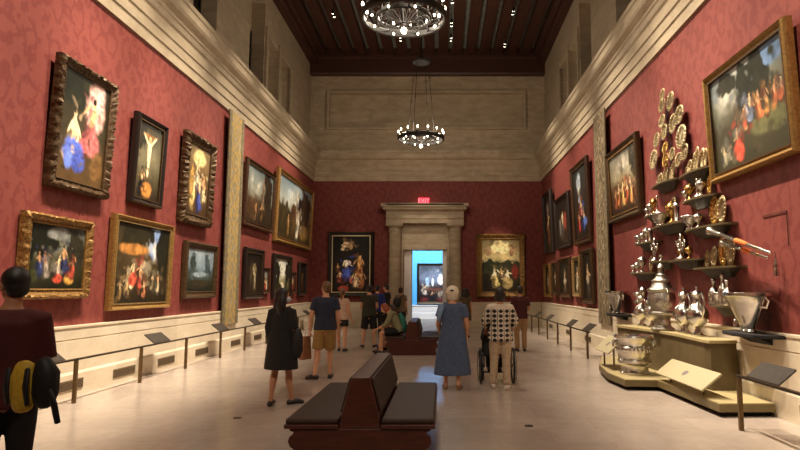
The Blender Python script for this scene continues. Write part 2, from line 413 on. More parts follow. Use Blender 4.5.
def paint_canvas(seed, w, h, bg, els, y, parent):
    rng = np.random.default_rng(seed); k = 60 if w*h < 5 else 44
    nx, ny = max(26, int(w*k)), max(30, int(h*k))
    U, V = np.meshgrid(np.linspace(0, 1, nx), np.linspace(0, 1, ny)); asp = h/w
    img = np.zeros((ny, nx, 3)); vs = [b[0] for b in bg]
    Vd = np.clip(V+(fbm(rng, ny, nx, 5)-.5)*.28, 0, 1)
    for c in range(3): img[..., c] = np.interp(Vd, vs, [lin(b[1])[c] for b in bg])
    img *= (.72+.56*fbm(rng, ny, nx, 6))[..., None]
    def put(mask, c):
        sh = (.3+.75*fbm(rng, ny, nx, 9)+.6*vnoise(rng, ny, nx, 26))[..., None]
        img[:] = img*(1-mask[..., None])+lin(c)*sh*mask[..., None]
    def blob(u, v, ru, rv, c, soft=.35, rough=.25, ang=0, op=1):
        du, dv = (U-u), (V-v)*asp; ca, sa = math.cos(ang), math.sin(ang)
        a, b = du*ca+dv*sa, -du*sa+dv*ca
        d = np.sqrt((a/ru)**2+(b/(rv*asp))**2)+(fbm(rng, ny, nx, 8)-.5)*rough*2
        put(np.clip((1-d)/soft+.5, 0, 1)*op, c)
    for e in els:
        if e[0] == 'b': blob(*e[1:])
        elif e[0] == 't': blob(e[1], e[2], e[3], e[4], e[5], .18, .75)
        elif e[0] == 'c':   # cloud bank
            m = np.clip((fbm(rng, ny, nx, 5)-.45)*5, 0, 1)*np.clip(1-np.abs(V-e[1])/e[2], 0, 1)*np.clip(1-np.abs(U-e[4])/e[5], 0, 1); put(m, e[3])
        elif e[0] == 'f':   # draped figure: u, v(feet), height, skin, drape, lean
            _, u, v, hh, sk, dp = e[:6]; q = hh*asp*.85; r_ = rng.random
            ln = (e[6] if len(e) > 6 else 0)+(r_()-.5)*.9; tk = sk if len(e) < 8 else e[7]
            dk = tuple(int(c*.55) for c in dp); lt = tuple(min(255, int(c*1.12)+8) for c in dp)
            blob(u-q*.05, v-hh*.24, q*.19, hh*.27, dk, .4, .5, ln*.3)
            blob(u+q*.03, v-hh*.3, q*.11, hh*.24, dp, .4, .5, ln*.5+.15)
            blob(u+q*(r_()-.5)*.3, v-hh*.14, q*.16, hh*.1, dp, .4, .6, r_()-.5)
            blob(u+q*.06, v-hh*(.2+.2*r_()), q*.04, hh*.14, lt, .5, .5, ln)
            blob(u+ln*q*.14, v-hh*.6, q*.085, hh*.16, tk, .4, .4, ln*.4)
            blob(u-q*(.1+.1*r_()), v-hh*(.5+.2*r_()), q*.03, hh*.13, sk, .5, .3, .3+r_())
            blob(u+q*(.1+.1*r_()), v-hh*(.5+.25*r_()), q*.03, hh*.13, sk, .5, .3, -.3-r_())
            blob(u+ln*q*.2, v-hh*.82, q*.05, hh*.062, sk, .4, .2)
            blob(u+ln*q*.2-q*.015, v-hh*.86, q*.05, hh*.045, (48, 34, 22), .5, .3)
    figs = [e for e in els if e[0] == 'f']
    for _ in range(int(14+9*len(figs))):   # loose dabs that break up the outlines
        if figs and rng.random() < .85:
            f_ = figs[int(rng.random()*len(figs))]; u = f_[1]+rng.normal()*.09; v = f_[2]-f_[3]*rng.random(); c = np.array(f_[5])*(.35+.6*rng.random())
        else:
            u, v = rng.random(), rng.random(); i_ = min(ny-1, int(v*ny)); c = np.interp(v, vs, range(len(vs))); c = np.array(bg[int(c)][1])*(.5+.75*rng.random())
        z_ = .008+.02*rng.random(); blob(u, v, z_*(1+rng.random()), z_*(1+2*rng.random()), tuple(c), .6, .6, rng.random()*3, .6)
    vg = 1-.35*np.clip((np.abs(U-.5)*2)**3+(np.abs(V-.5)*2)**3, 0, 1); img = 1.65*np.clip(img, 0, 1)**1.18*vg[..., None]; img = img*.82+img.mean(2, keepdims=True)*.18*np.array((1.1, 1.0, .8))
    mb = MB()
    X = (U-.5)*w; Z = h-V*h
    mb.v = [(float(a), y, float(b)) for a, b in zip(X.ravel(), Z.ravel())]
    mb.f = [(j*nx+i, (j+1)*nx+i, (j+1)*nx+i+1, j*nx+i+1) for j in range(ny-1) for i in range(nx-1)]
    me = bpy.data.meshes.new('canvas'); me.from_pydata(mb.v, [], mb.f); me.materials.append(M_paint)
    ca = me.color_attributes.new('Col', 'FLOAT_COLOR', 'POINT')
    ca.data.foreach_set('color', np.concatenate([np.clip(img, 0, 1), np.ones((ny, nx, 1))], 2).astype(np.float32).ravel())
    o = bpy.data.objects.new('canvas', me); C.objects.link(o); o.parent = parent
    return o
def frame_mesh(w, h, W, D, orn, seed):
    """w,h = sight size; W = moulding width; D = depth"""
    prof = [(0, 0), (W, 0), (W, D*.55), (W*.92, D*.8), (W*.78, D), (W*.62, D*.92), (W*.42, D*.62), (W*.22, D*.55), (W*.14, D*.68), (W*.04, D*.62), (0, D*.4)]
    mb = MB(); rings = []
    step = .03 if orn else .25
    n_w, n_h = max(2, int((w+2*W)/step)), max(2, int((h+2*W)/step))
    rs = random.Random(seed)
    for pi, (o, d) in enumerate(prof):
        a, b = w/2+o, h/2+o; loop = []
        for (p, q, n) in (((-a, -b), (a, -b), n_w), ((a, -b), (a, b), n_h), ((a, b), (-a, b), n_w), ((-a, b), (-a, -b), n_h)):
            for i in range(n):
                tt = i/n; x, z = p[0]+(q[0]-p[0])*tt, p[1]+(q[1]-p[1])*tt; dd = d
                if orn and 1 < pi < 8:
                    L = tt*n*step
                    lump = math.sin(L*2*PI/.17)*.5+math.sin(L*2*PI/.11+pi)*.5
                    kk = orn*(1.0 if pi < 6 else .5)
                    dd += kk*(.22*lump+.5*(rs.random()-.5))*D*.6
                    ex_ = kk*W*.06*max(0, math.sin(L*2*PI/.24+.6)) + (rs.random()-.5)*kk*W*.16
                    if pi < 4:
                        nx_, nz_ = (0, -1) if p[1] == q[1] == -b else (0, 1) if p[1] == q[1] else (1, 0) if p[0] > 0 else (-1, 0)
                        x += nx_*ex_; z += nz_*ex_
                loop.append((x, -dd, z+h/2))
        rings.append(loop)
    N = len(rings[0]); P = len(prof)
    vs = [v for r in rings for v in r]; fs = []
    for i in range(P):
        i2 = (i+1) % P
        for k2 in range(N): fs.append((i*N+k2, i*N+(k2+1) % N, i2*N+(k2+1) % N, i2*N+k2))
    return mb.add(vs, fs)
def picture(wall, y0, y1, z0, z1, label, fmat, W, D, bg, els, orn=0, tilt=1.5, seed=1, liner=None, cat='painting'):
    ow, oh = abs(y1-y0), z1-z0; c = (y0+y1)/2; g = .012
    if wall == 'L': loc, rz = (LX+g, c, z0+W), PI/2
    elif wall == 'R': loc, rz = (RX-g, c, z0+W), -PI/2
    elif wall == 'B': loc, rz = (c, 34.2-g, z0+W), 0
    else: loc, rz = (c, FY-g, z0+W), 0
    t = thing('framed_picture', label, cat, loc, rz, rx=R(tilt))
    w, h = ow-2*W, oh-2*W
    frame_mesh(w, h, W, D, orn, seed).build('frame', fmat, t, bool(orn))
    if liner:
        lm = MB(); q = W*.16; y = -D*.72
        lm.box(-w/2-q, y, -q, w/2+q, y+.03, .004); lm.box(-w/2-q, y, h-.004, w/2+q, y+.03, h+q)
        lm.box(-w/2-q, y, 0, -w/2+.004, y+.03, h); lm.box(w/2-.004, y, 0, w/2+q, y+.03, h)
        lm.build('slip', liner, t)
    paint_canvas(seed, w, h, bg, els, -D*.45, t)
    return t
SK, SK2 = (226, 196, 150), (196, 150, 104)
DK = [(0, (34, 27, 18)), (.6, (44, 33, 21)), (1, (56, 40, 25))]
picture('L', 8.67, 10.2, 3.18, 5.19, 'large ornate gilt picture of a pale seated nude with bright blue drapery', M_gold_dark, .16, .15,
        [(0, (52, 50, 30)), (.5, (64, 56, 32)), (1, (112, 84, 44))],
        [('t', .2, .12, .3, .2, (34, 38, 22)), ('b', .72, .25, .2, .26, (214, 168, 160)), ('b', .78, .12, .13, .13, (226, 182, 176)), ('f', .62, .72, .62, (222, 170, 122), (190, 96, 100), .1, (216, 160, 112)),
         ('b', .72, .62, .16, .12, (196, 110, 112)), ('f', .3, .86, .6, (236, 210, 166), (228, 200, 158), .05), ('b', .3, .72, .2, .12, (70, 104, 206)), ('b', .42, .82, .16, .1, (58, 88, 190)), ('b', .22, .8, .09, .1, (96, 130, 220)),
         ('b', .85, .8, .14, .14, (130, 96, 46))], .8, 2, 11)
picture('L', 10.99, 12.17, 3.27, 4.99, 'dark framed picture of a pale figure on a cross against grey cloud', M_black_fr, .12, .14,
        [(0, (70, 66, 50)), (.45, (118, 112, 88)), (.7, (92, 86, 60)), (1, (60, 46, 30))],
        [('t', .12, .1, .2, .3, (50, 46, 34)), ('b', .5, .45, .035, .42, (92, 64, 34)), ('b', .5, .16, .3, .03, (150, 106, 50)), ('b', .5, .36, .075, .17, (232, 212, 168)), ('b', .36, .22, .03, .12, (226, 204, 160), .4, .1, -.8),
         ('b', .64, .22, .03, .12, (226, 204, 160), .4, .1, .8), ('b', .5, .58, .05, .12, (222, 198, 156)), ('b', .5, .2, .06, .04, (206, 170, 120)), ('f', .28, .96, .42, (206, 168, 120), (36, 30, 28)), ('b', .5, .88, .2, .1, (196, 134, 44))], 0, 2, 12, M_gold_dark)
picture('L', 13.11, 14.77, 3.15, 5.21, 'heavy carved gilt picture crowded with cream, gold and blue figures', M_gold_dark, .24, .17,
        [(0, (150, 128, 84)), (.4, (120, 94, 56)), (1, (88, 64, 36))],
        [('b', .5, .16, .3, .12, (226, 204, 140)), ('f', .3, .9, .56, SK, (210, 180, 110)), ('f', .6, .94, .6, SK, (60, 80, 160)), ('f', .78, .8, .5, SK2, (214, 196, 150)), ('f', .45, .55, .36, SK, (232, 214, 170)), ('b', .2, .5, .1, .2, (190, 150, 70))], .9, 2, 13)
picture('L', 8.24, 9.82, 1.51, 2.74, 'carved gold picture of draped figures under dark trees, beside the near left rail', M_gold, .15, .14,
        [(0, (86, 96, 98)), (.35, (124, 124, 108)), (.6, (64, 62, 36)), (1, (38, 40, 22))],
        [('t', .2, .2, .28, .34, (30, 34, 20)), ('t', .85, .25, .18, .36, (56, 54, 40)), ('b', .5, .12, .2, .1, (128, 132, 130)), ('f', .3, .84, .52, SK2, (150, 140, 130)), ('f', .2, .8, .44, SK2, (62, 76, 128)), ('f', .52, .8, .4, SK, (188, 176, 158)), ('f', .63, .78, .54, SK2, (58, 66, 110)),
         ('b', .52, .84, .09, .08, (206, 72, 34)), ('b', .74, .84, .09, .09, (206, 158, 60)), ('f', .8, .84, .46, SK2, (170, 70, 50)), ('b', .12, .8, .06, .12, (70, 74, 40))], .75, .8, 14)
picture('L', 10.48, 12.76, 1.27, 2.99, 'broad gilt picture of a woodland crowd with a blue sky gap', M_gold_b, .12, .13,
        [(0, (66, 60, 36)), (.4, (80, 66, 38)), (1, (52, 42, 24))],
        [('b', .72, .2, .14, .22, (118, 150, 196)), ('c', .3, .2, (226, 222, 208), .7, .2), ('t', .4, .12, .26, .22, (48, 44, 24)), ('t', .9, .3, .13, .4, (40, 40, 24)), ('b', .3, .32, .26, .07, (176, 122, 46)), ('f', .32, .84, .42, SK, (216, 196, 160)), ('f', .22, .9, .34, SK, (190, 160, 110)),
         ('f', .45, .84, .4, SK2, (188, 80, 54)), ('b', .32, .7, .07, .08, (198, 74, 44)), ('f', .55, .94, .3, SK, (172, 110, 70)), ('f', .7, .84, .26, SK, (150, 140, 110)), ('f', .82, .88, .3, SK2, (196, 180, 140)), ('f', .12, .96, .3, SK, (150, 120, 70)), ('b', .58, .55, .09, .1, (118, 110, 90))], 0, .8, 15, M_gold_pale)
picture('L', 13.47, 15.33, 1.44, 2.75, 'gilt framed blue grey landscape low on the wall beside the embroidered band', M_gold_dark, .16, .13,
        [(0, (146, 164, 176)), (.4, (116, 138, 152)), (.55, (78, 96, 100)), (.75, (62, 66, 48)), (1, (44, 42, 28))],
        [('t', .2, .45, .1, .3, (58, 72, 70)), ('t', .75, .35, .12, .32, (66, 84, 90)), ('b', .5, .6, .3, .06, (130, 150, 160)), ('b', .4, .82, .3, .1, (60, 54, 34))], .3, .8, 16)
picture('L', 17.27, 20.23, 3.52, 5.52, 'upper picture of a stormy sky over brown ruins, right of the left embroidered band', M_brown_fr, .15, .14,
        [(0, (108, 122, 126)), (.4, (128, 130, 118)), (.6, (84, 66, 44)), (1, (54, 40, 26))],
        [('t', .8, .35, .16, .5, (58, 48, 36)), ('c', .25, .25, (206, 206, 194), .35, .4), ('b', .2, .75, .22, .2, (84, 60, 36)), ('f', .6, .95, .5, SK2, (110, 84, 54)), ('f', .35, .96, .4, SK2, (124, 98, 64)), ('b', .62, .4, .05, .3, (120, 100, 80))], 0, 2, 17, M_gold_dark)
picture('L', 20.53, 26.02, 3.31, 5.9, 'very large gold framed scene of rocks and pale sky near the far corner', M_gold_b, .18, .16,
        [(0, (128, 150, 162)), (.35, (166, 174, 168)), (.6, (110, 88, 50)), (1, (78, 60, 32))],
        [('t', .72, .35, .2, .4, (66, 52, 36)), ('t', .15, .65, .2, .3, (70, 60, 34)), ('c', .25, .3, (230, 228, 216), .4, .4), ('f', .58, .95, .6, (232, 222, 200), (226, 214, 190), .2), ('b', .45, .5, .1, .14, (92, 64, 40)), ('f', .3, .95, .45, SK2, (166, 128, 60)), ('b', .8, .8, .15, .14, (146, 116, 60)), ('b', .62, .3, .05, .12, (40, 30, 24))], 0, 2, 18, M_gold)
picture('L', 17.55, 19.31, 1.37, 2.89, 'dim brown picture, first of the lower row right of the left embroidered band', M_black_fr, .15, .13, DK,
        [('f', .55, .95, .85, (190, 170, 130), (98, 84, 60)), ('b', .35, .5, .1, .3, (74, 62, 40)), ('b', .6, .55, .05, .3, (168, 156, 124))], 0, .8, 19, M_gold_dark)
picture('L', 19.44, 20.18, 1.5, 2.36, 'small picture with red figures hung between two larger dark ones on the left wall', M_brown_fr, .09, .08, [(0, (70, 50, 40)), (1, (60, 36, 26))],
        [('f', .4, .95, .7, SK, (188, 54, 40)), ('f', .7, .95, .6, SK, (210, 190, 160)), ('b', .5, .25, .3, .15, (128, 130, 120))], 0, .8, 20)
picture('L', 20.55, 22.89, 1.35, 2.88, 'lower left wall landscape with a bright white opening between dark trees', M_black_fr, .17, .13,
        [(0, (196, 204, 198)), (.4, (222, 220, 200)), (.6, (150, 146, 110)), (1, (66, 58, 34))],
        [('t', .14, .4, .24, .5, (44, 42, 28)), ('t', .88, .35, .2, .5, (52, 48, 32)), ('b', .5, .78, .14, .1, (214, 208, 180)), ('b', .3, .85, .2, .12, (52, 46, 28))], 0, .8, 21, M_gold_dark)
picture('L', 23.07, 23.78, 1.51, 2.3, 'tiny red toned picture between the white opening landscape and the corner', M_brown_fr, .08, .08, [(0, (90, 60, 44)), (1, (66, 34, 26))],
        [('f', .5, .95, .8, SK, (176, 56, 40)), ('b', .3, .4, .15, .2, (170, 150, 110))], 0, .8, 22)
picture('L', 24.22, 25.46, 1.4, 2.74, 'dark tall picture last in the lower left row before the corner', M_black_fr, .12, .12, DK, [('f', .5, .95, .8, (150, 110, 70), (88, 58, 34))], 0, .8, 23)
picture('F', -5.11, -3.06, 1.33, 4.2, 'tall black framed figure scene with blue robe left of the stone doorway', M_black_fr, .2, .16, [(0, (22, 17, 12)), (.5, (32, 24, 16)), (1, (44, 32, 20))],
        [('f', .3, .26, .2, SK, (216, 190, 150)), ('f', .5, .24, .18, SK, (180, 140, 90)), ('b', .38, .16, .12, .05, (196, 168, 128)), ('f', .4, .78, .42, (234, 210, 180), (44, 70, 156)), ('b', .36, .66, .12, .09, (52, 86, 180)), ('b', .42, .48, .08, .04, (226, 196, 182)), ('b', .56, .8, .1, .06, (206, 96, 84)), ('f', .72, .74, .46, SK2, (176, 112, 48)), ('f', .78, .95, .4, SK2, (150, 96, 50)),
         ('f', .2, .84, .24, SK, (150, 70, 50)), ('f', .62, .92, .3, SK, (224, 190, 150)), ('b', .3, .94, .14, .05, (170, 60, 44)), ('f', .14, .66, .2, SK2, (110, 70, 40)), ('b', .72, .46, .05, .1, (190, 150, 80))], 0, .6, 24, M_slip)
picture('F', 1.48, 3.66, 1.28, 4.1, 'ornate gold framed scene with glowing clouds right of the stone doorway', M_gold, .26, .17, [(0, (150, 132, 90)), (.35, (196, 178, 124)), (.5, (70, 72, 40)), (1, (60, 46, 26))],
        [('b', .5, .14, .28, .12, (240, 222, 160)), ('f', .2, .3, .22, SK, (214, 168, 120)), ('f', .8, .3, .22, SK, (204, 150, 100)), ('t', .3, .5, .34, .1, (46, 52, 30)), ('t', .75, .5, .26, .1, (60, 62, 36)), ('f', .36, .92, .42, (244, 224, 184), (226, 204, 130)), ('f', .66, .92, .4, (244, 222, 184), (236, 214, 176), -.2), ('b', .68, .84, .14, .1, (196, 172, 110)),
         ('f', .52, .72, .2, SK, (216, 180, 130)), ('b', .88, .62, .1, .14, (132, 46, 32)), ('b', .14, .8, .12, .16, (46, 40, 24))], .8, .6, 25)
picture('R', 7.23, 9.56, 3.34, 5.08, 'biggest right wall picture, gilt framed crowd on a hill under cloudy sky', M_gold_b, .13, .15,
        [(0, (120, 134, 142)), (.3, (110, 112, 96)), (.55, (66, 60, 40)), (1, (70, 66, 40))],
        [('c', .15, .3, (206, 206, 196), .3, .6), ('b', .8, .1, .2, .12, (92, 124, 160)), ('t', .25, .1, .12, .12, (52, 50, 32)), ('t', .62, .3, .24, .3, (42, 44, 28)), ('b', .8, .7, .24, .12, (104, 104, 66)), ('f', .66, .66, .34, SK2, (214, 110, 48)), ('f', .56, .64, .34, SK, (120, 136, 164)), ('f', .76, .66, .3, SK2, (200, 150, 70)), ('f', .86, .62, .3, SK2, (180, 100, 54)),
         ('f', .46, .7, .28, SK2, (160, 120, 80)), ('f', .36, .9, .34, SK2, (216, 72, 34)), ('b', .36, .86, .07, .1, (224, 74, 36)), ('f', .14, .96, .24, SK, (186, 176, 140)), ('f', .22, .92, .26, SK2, (150, 150, 136)), ('f', .5, .56, .2, SK, (150, 150, 160)), ('f', .93, .6, .26, SK, (170, 90, 50))], 0, 2, 31, M_gold_dark)
picture('R', 13.09, 15.54, 3.33, 5.16, 'dark gilt picture of a golden crowd beside the right embroidered band', M_gold_dark, .17, .15, [(0, (128, 128, 118)), (.4, (150, 140, 112)), (.6, (96, 66, 36)), (1, (66, 44, 24))],
        [('c', .2, .3, (200, 196, 180), .5, .5), ('f', .3, .88, .46, SK, (206, 128, 54)), ('f', .46, .9, .5, SK, (222, 176, 96)), ('f', .62, .88, .46, SK, (196, 96, 46)), ('f', .76, .9, .5, SK, (216, 160, 90)), ('f', .18, .9, .4, SK2, (156, 84, 40)), ('f', .88, .86, .4, SK2, (120, 70, 40)), ('t', .9, .3, .14, .26, (60, 54, 36))], 0, 2, 32, M_gold)
picture('R', 17.65, 19.83, 3.07, 5.65, 'tall upper picture with red and blue robes, left of the right embroidered band', M_brown_fr, .17, .14, [(0, (54, 58, 58)), (.5, (58, 46, 34)), (1, (48, 32, 22))],
        [('b', .4, .2, .16, .13, (158, 172, 186)), ('f', .4, .5, .3, SK, (170, 180, 196)), ('f', .65, .9, .4, SK, (60, 90, 176)), ('f', .3, .9, .36, SK, (176, 48, 36)), ('f', .5, .7, .3, SK, (196, 110, 70)), ('b', .75, .78, .12, .06, (80, 116, 190))], 0, 2, 33, M_gold_dark)
picture('R', 20.46, 22.97, 3.12, 5.05, 'upper dark picture of a pale figure, second from the right far corner', M_black_fr, .17, .14, DK, [('f', .5, .95, .8, (214, 188, 150), (92, 80, 70)), ('b', .7, .5, .1, .2, (150, 60, 40)), ('b', .3, .6, .1, .2, (120, 116, 110))], 0, 2, 34)
picture('R', 23.69, 25.56, 3.11, 5.66, 'upper tall dark picture nearest the right far corner', M_black_fr, .15, .14, DK, [('f', .5, .92, .7, (196, 160, 118), (110, 62, 40)), ('b', .5, .25, .2, .1, (110, 104, 96))], 0, 2, 35)
for (a, b, z0, z1, lab, fm, dr_, sd) in (
    (24.49, 25.88, 1.32, 2.71, 'lower right wall portrait in gilt frame, tucked beside the far corner', M_gold, (120, 84, 50), 41),
    (23.04, 23.98, 1.42, 2.69, 'narrow gilt portrait second from the corner in the lower right row', M_gold_dark, (96, 70, 50), 42),
    (20.63, 22.68, 1.35, 2.77, 'brown framed portrait in the middle of the lower right row', M_brown_fr, (130, 110, 84), 43),
    (19.13, 20.2, 1.4, 2.72, 'slim gilt portrait with a pale sleeve, fourth from the corner in the lower right row', M_gold_pale, (196, 184, 156), 44),
    (17.5, 18.88, 1.22, 2.86, 'tallest lower row portrait on the right wall, next to the embroidered band', M_gold_dark, (88, 78, 60), 45)):
    picture('R', a, b, z0, z1, lab, fm, .15, .13, DK, [('f', .5, .98, .9, (206, 176, 136), dr_), ('b', .5, .6, .14, .1, (170, 160, 140))], 0, .8, sd)
picture('B', -1.47, .3, .82, 3.1, 'large dark harbour scene in grey frame in the blue room beyond the doorway', M_bronze, .12, .12, [(0, (70, 78, 92)), (.35, (112, 124, 146)), (.6, (64, 50, 46)), (1, (50, 24, 24))],
        [('c', .25, .3, (214, 216, 224), .7, .5), ('b', .3, .45, .07, .12, (150, 180, 220)), ('b', .8, .4, .12, .12, (236, 236, 236)), ('b', .5, .45, .04, .12, (230, 226, 220)), ('f', .22, .8, .3, SK, (210, 190, 176)), ('f', .5, .96, .3, SK2, (30, 34, 50)), ('b', .55, .66, .35, .05, (110, 66, 50)), ('f', .75, .92, .24, SK, (220, 200, 190)), ('b', .8, .92, .16, .06, (120, 30, 36)), ('b', .2, .94, .14, .05, (130, 40, 44))], 0, .3, 51)

# embroidered bands hung from the cornice on each side wall
def band_mat(name, ground, a, b):
    t = NT(name); sp = t.n('ShaderNodeSeparateXYZ'); t.l(t.obj(), sp.inputs[0])
    y, z = sp.outputs['X'], sp.outputs['Z']; nz = t.noise(t.obj(), 9, 3)
    q = t.math('ADD', t.math('COSINE', t.math('MULTIPLY', y, 9)), t.math('COSINE', t.math('MULTIPLY', z, 8.5)))
    q = t.math('ADD', q, t.math('MULTIPLY', t.math('SUBTRACT', nz, .5), 2.6))
    s1 = t.n('ShaderNodeMapRange'); t.l(t.math('SINE', t.math('MULTIPLY', q, 3.4)), s1.inputs[0]); s1.inputs[1].default_value = -.3; s1.inputs[2].default_value = .3
    c = t.mix(s1.outputs[0], srgb(*ground), srgb(*a))
    n2 = t.noise(t.mapped((1, 1, 1), (3, 1, 2)), 6, 2)
    s2 = t.n('ShaderNodeMapRange'); t.l(n2, s2.inputs[0]); s2.inputs[1].default_value = .55; s2.inputs[2].default_value = .62
    t.col(t.mix(s2.outputs[0], c, srgb(*b))); t.bump(nz, .2, .01); return t.fin(.8)
M_bandL = band_mat('yellow_embroidery', (136, 122, 88), (170, 140, 74), (150, 140, 114))
M_bandR = band_mat('grey_embroidery', (124, 106, 76), (86, 70, 46), (150, 136, 108))
M_braid = mat('embroidered_border', (112, 100, 74), .8, 0, 14, .5)
for X, sg, y0, y1, lab, mm in ((LX, 1, 15.72, 16.9, 'tall yellow and cream embroidered band hanging on the left wall', M_bandL), (RX, -1, 15.6, 16.75, 'tall grey and brown embroidered band hanging on the right wall', M_bandR)):
    hw = (y1-y0)/2
    t = thing('hanging_tapestry', lab, 'tapestry', (X+sg*.13, (y0+y1)/2, .72), PI/2*sg)
    MB().box(-hw+.2, -.025, 0, hw-.2, -.0, 5.76).build('embroidered_field', mm, t)
    for s in (-1, 1):
        a, b = sorted((s*hw, s*(hw-.2))); MB().box(a, -.032, 0, b, 0, 5.76).build('border', M_braid, t)
# ------------------------------------------------------------------ vents and barrier rails
vents = [7.0, 9.42, 11.05, 12.7, 14.55, 16.9, 18.9, 21.0]
names = ['nearest', 'second nearest', 'third nearest', 'fourth nearest', 'fifth nearest', 'sixth nearest', 'second farthest', 'farthest']
M_vent = mat('grate_bronze', (122, 102, 76), .5, .2, 14, .2); M_ventb = mat('vent_shadow', (60, 48, 36), .8)
def grille(label, X, sg, y, grp):
    t = thing('vent_grille', label, 'vent', (X+sg*.126, y, .08), PI/2*sg, grp)
    MB().box(-.37, -.006, .02, .37, 0, .17).build('backing', M_ventb, t)
    f = MB(); f.box(-.37, -.012, .02, .37, -.0061, .035); f.box(-.37, -.012, .155, .37, -.0061, .17); f.box(-.37, -.012, .035, -.355, -.0061, .155); f.box(.355, -.012, .035, .37, -.0061, .155)
    for i in range(5): f.box(-.355, -.011, .045+i*.024, .355, -.0065, .056+i*.024)
    f.build('grate', M_vent, t)
for y, nm in zip(vents, names):
    grille('%s low vent grille in the left stone dado' % nm, LX, 1, y, 'vents along the left dado')
for y, nm in zip((7.1, 18.2, 21.0, 24.4), ('nearest', 'second', 'third', 'farthest')):
    grille('%s low vent grille in the right stone dado' % nm, RX, -1, y, 'vents along the right dado')
t_ = NT('label_text_grey'); _n1 = t_.noise(t_.mapped((3, 30, 1)), 9, 2)
t_.col(t_.ramp(_n1, [(.55, srgb(58, 52, 46)), (.68, srgb(108, 100, 90))])); M_ptext = t_.fin(.4)
def barrier(label, X, sg, posts, y0, y1, panels):
    t = thing('barrier_rail', label, 'railing', (X, y0, 0))
    MB().box(-.03, 0, .615, .03, y1-y0, .64).build('rail', M_bronze, t, bevel=.004)
    for p in posts:
        pm = MB().box(-.024, p-y0-.024, .0, .024, p-y0+.024, .615)
        pm.build('post', M_post, t, bevel=.004)
    for p in panels:
        pl = MB(); d = sg*.22   # slopes up towards the wall
        w2 = .34
        a = [(-sg*.06, p-y0-w2, .64), (-sg*.06, p-y0+w2, .64), (-d-sg*.04, p-y0+w2, .80), (-d-sg*.04, p-y0-w2, .80)]
        b = [(q[0], q[1], q[2]-.02) for q in a]
        pl.add(a+b, [(0, 1, 2, 3), (7, 6, 5, 4), (0, 4, 5, 1), (1, 5, 6, 2), (2, 6, 7, 3), (3, 7, 4, 0)])
        pl.build('label_panel', M_ptext, t)
barrier('long bronze barrier rail on posts along the left wall', -5.37, 1, [6.9, 8.95, 10.86, 12.75, 14.7, 16.5, 18.5, 20.5, 22.5, 24.4], 5.2, 25.6, [8.45, 11.8, 15.1, 17.85, 21.75, 24.6])
barrier('bronze barrier rail with slanted labels along the far part of the right wall', 3.45, -1, [14.55, 16.44, 18.29, 20.1, 21.9, 23.6], 14.35, 24.6, [15.0, 17.0, 20.5, 23.0])
barrier('short bronze barrier rail with a slanted label at the near right edge', 3.5, -1, [7.25], 4.9, 7.3, [6.85])

# ------------------------------------------------------------------ benches
def make_bench(label, y0):
    t = thing('gallery_bench', label, 'bench', (-.77, y0, 0), 0, None); L = 2.2
    half = [(.0, 0), (.62, 0), (.62, .05), (.585, .07), (.575, .12), (.6, .17), (.645, .2), (.665, .245), (.655, .29), (.62, .315), (.615, .335), (.655, .345), (.655, .365)]
    base = [(-x, z) for x, z in half[::-1]][:-1]+half
    for y in (0, L-.07): MB().prism(base, y, y+.07, 'y').build('end_panel', M_bench, t, bevel=.008)
    MB().box(-.56, .07, .02, .56, L-.07, .36).build('apron', M_bench, t)
    bk = [(-.19, .365), (.19, .365), (.17, .5), (.085, .83), (-.085, .83), (-.17, .5)]
    MB().prism(bk, 0, L, 'y').build('backrest', M_bench, t, bevel=.008)
    for s in (-1, 1):
        a, b = sorted((s*.195, s*.7)); MB().box(a, -.02, .366, b, L+.02, .405).build('seat_board', M_bench, t, bevel=.008)
        a, b = sorted((s*.2, s*.69)); MB().box(a, -.01, .406, b, L+.01, .455).build('seat_cushion', M_leather, t, bevel=.018)
        pd = MB().prism([(s*.177, .5), (s*.197, .5), (s*.112, .815), (s*.093, .815)], .06, L-.06, 'y'); pd.build('back_pad', M_leather, t, bevel=.006)
    return t
make_bench('dark wood double sided bench with leather seats nearest in the middle', 5.72)
make_bench('dark wood double sided bench farther back before the doorway, someone seated on it', 15.3)
t = tag(MB().lathe([(0, .0), (.055, 0), (.05, .006), (0, .007)], 20).build('floor_socket', M_bronze, None, True, loc=(-2.65, 7.95, .0)), 'small dark round floor socket left of the near bench', 'floor socket', 'floor sockets')
t2 = t.copy(); C.objects.link(t2); t2.location = (1.04, 7.49, 0); t2['label'] = 'small dark round floor socket right of the near bench'

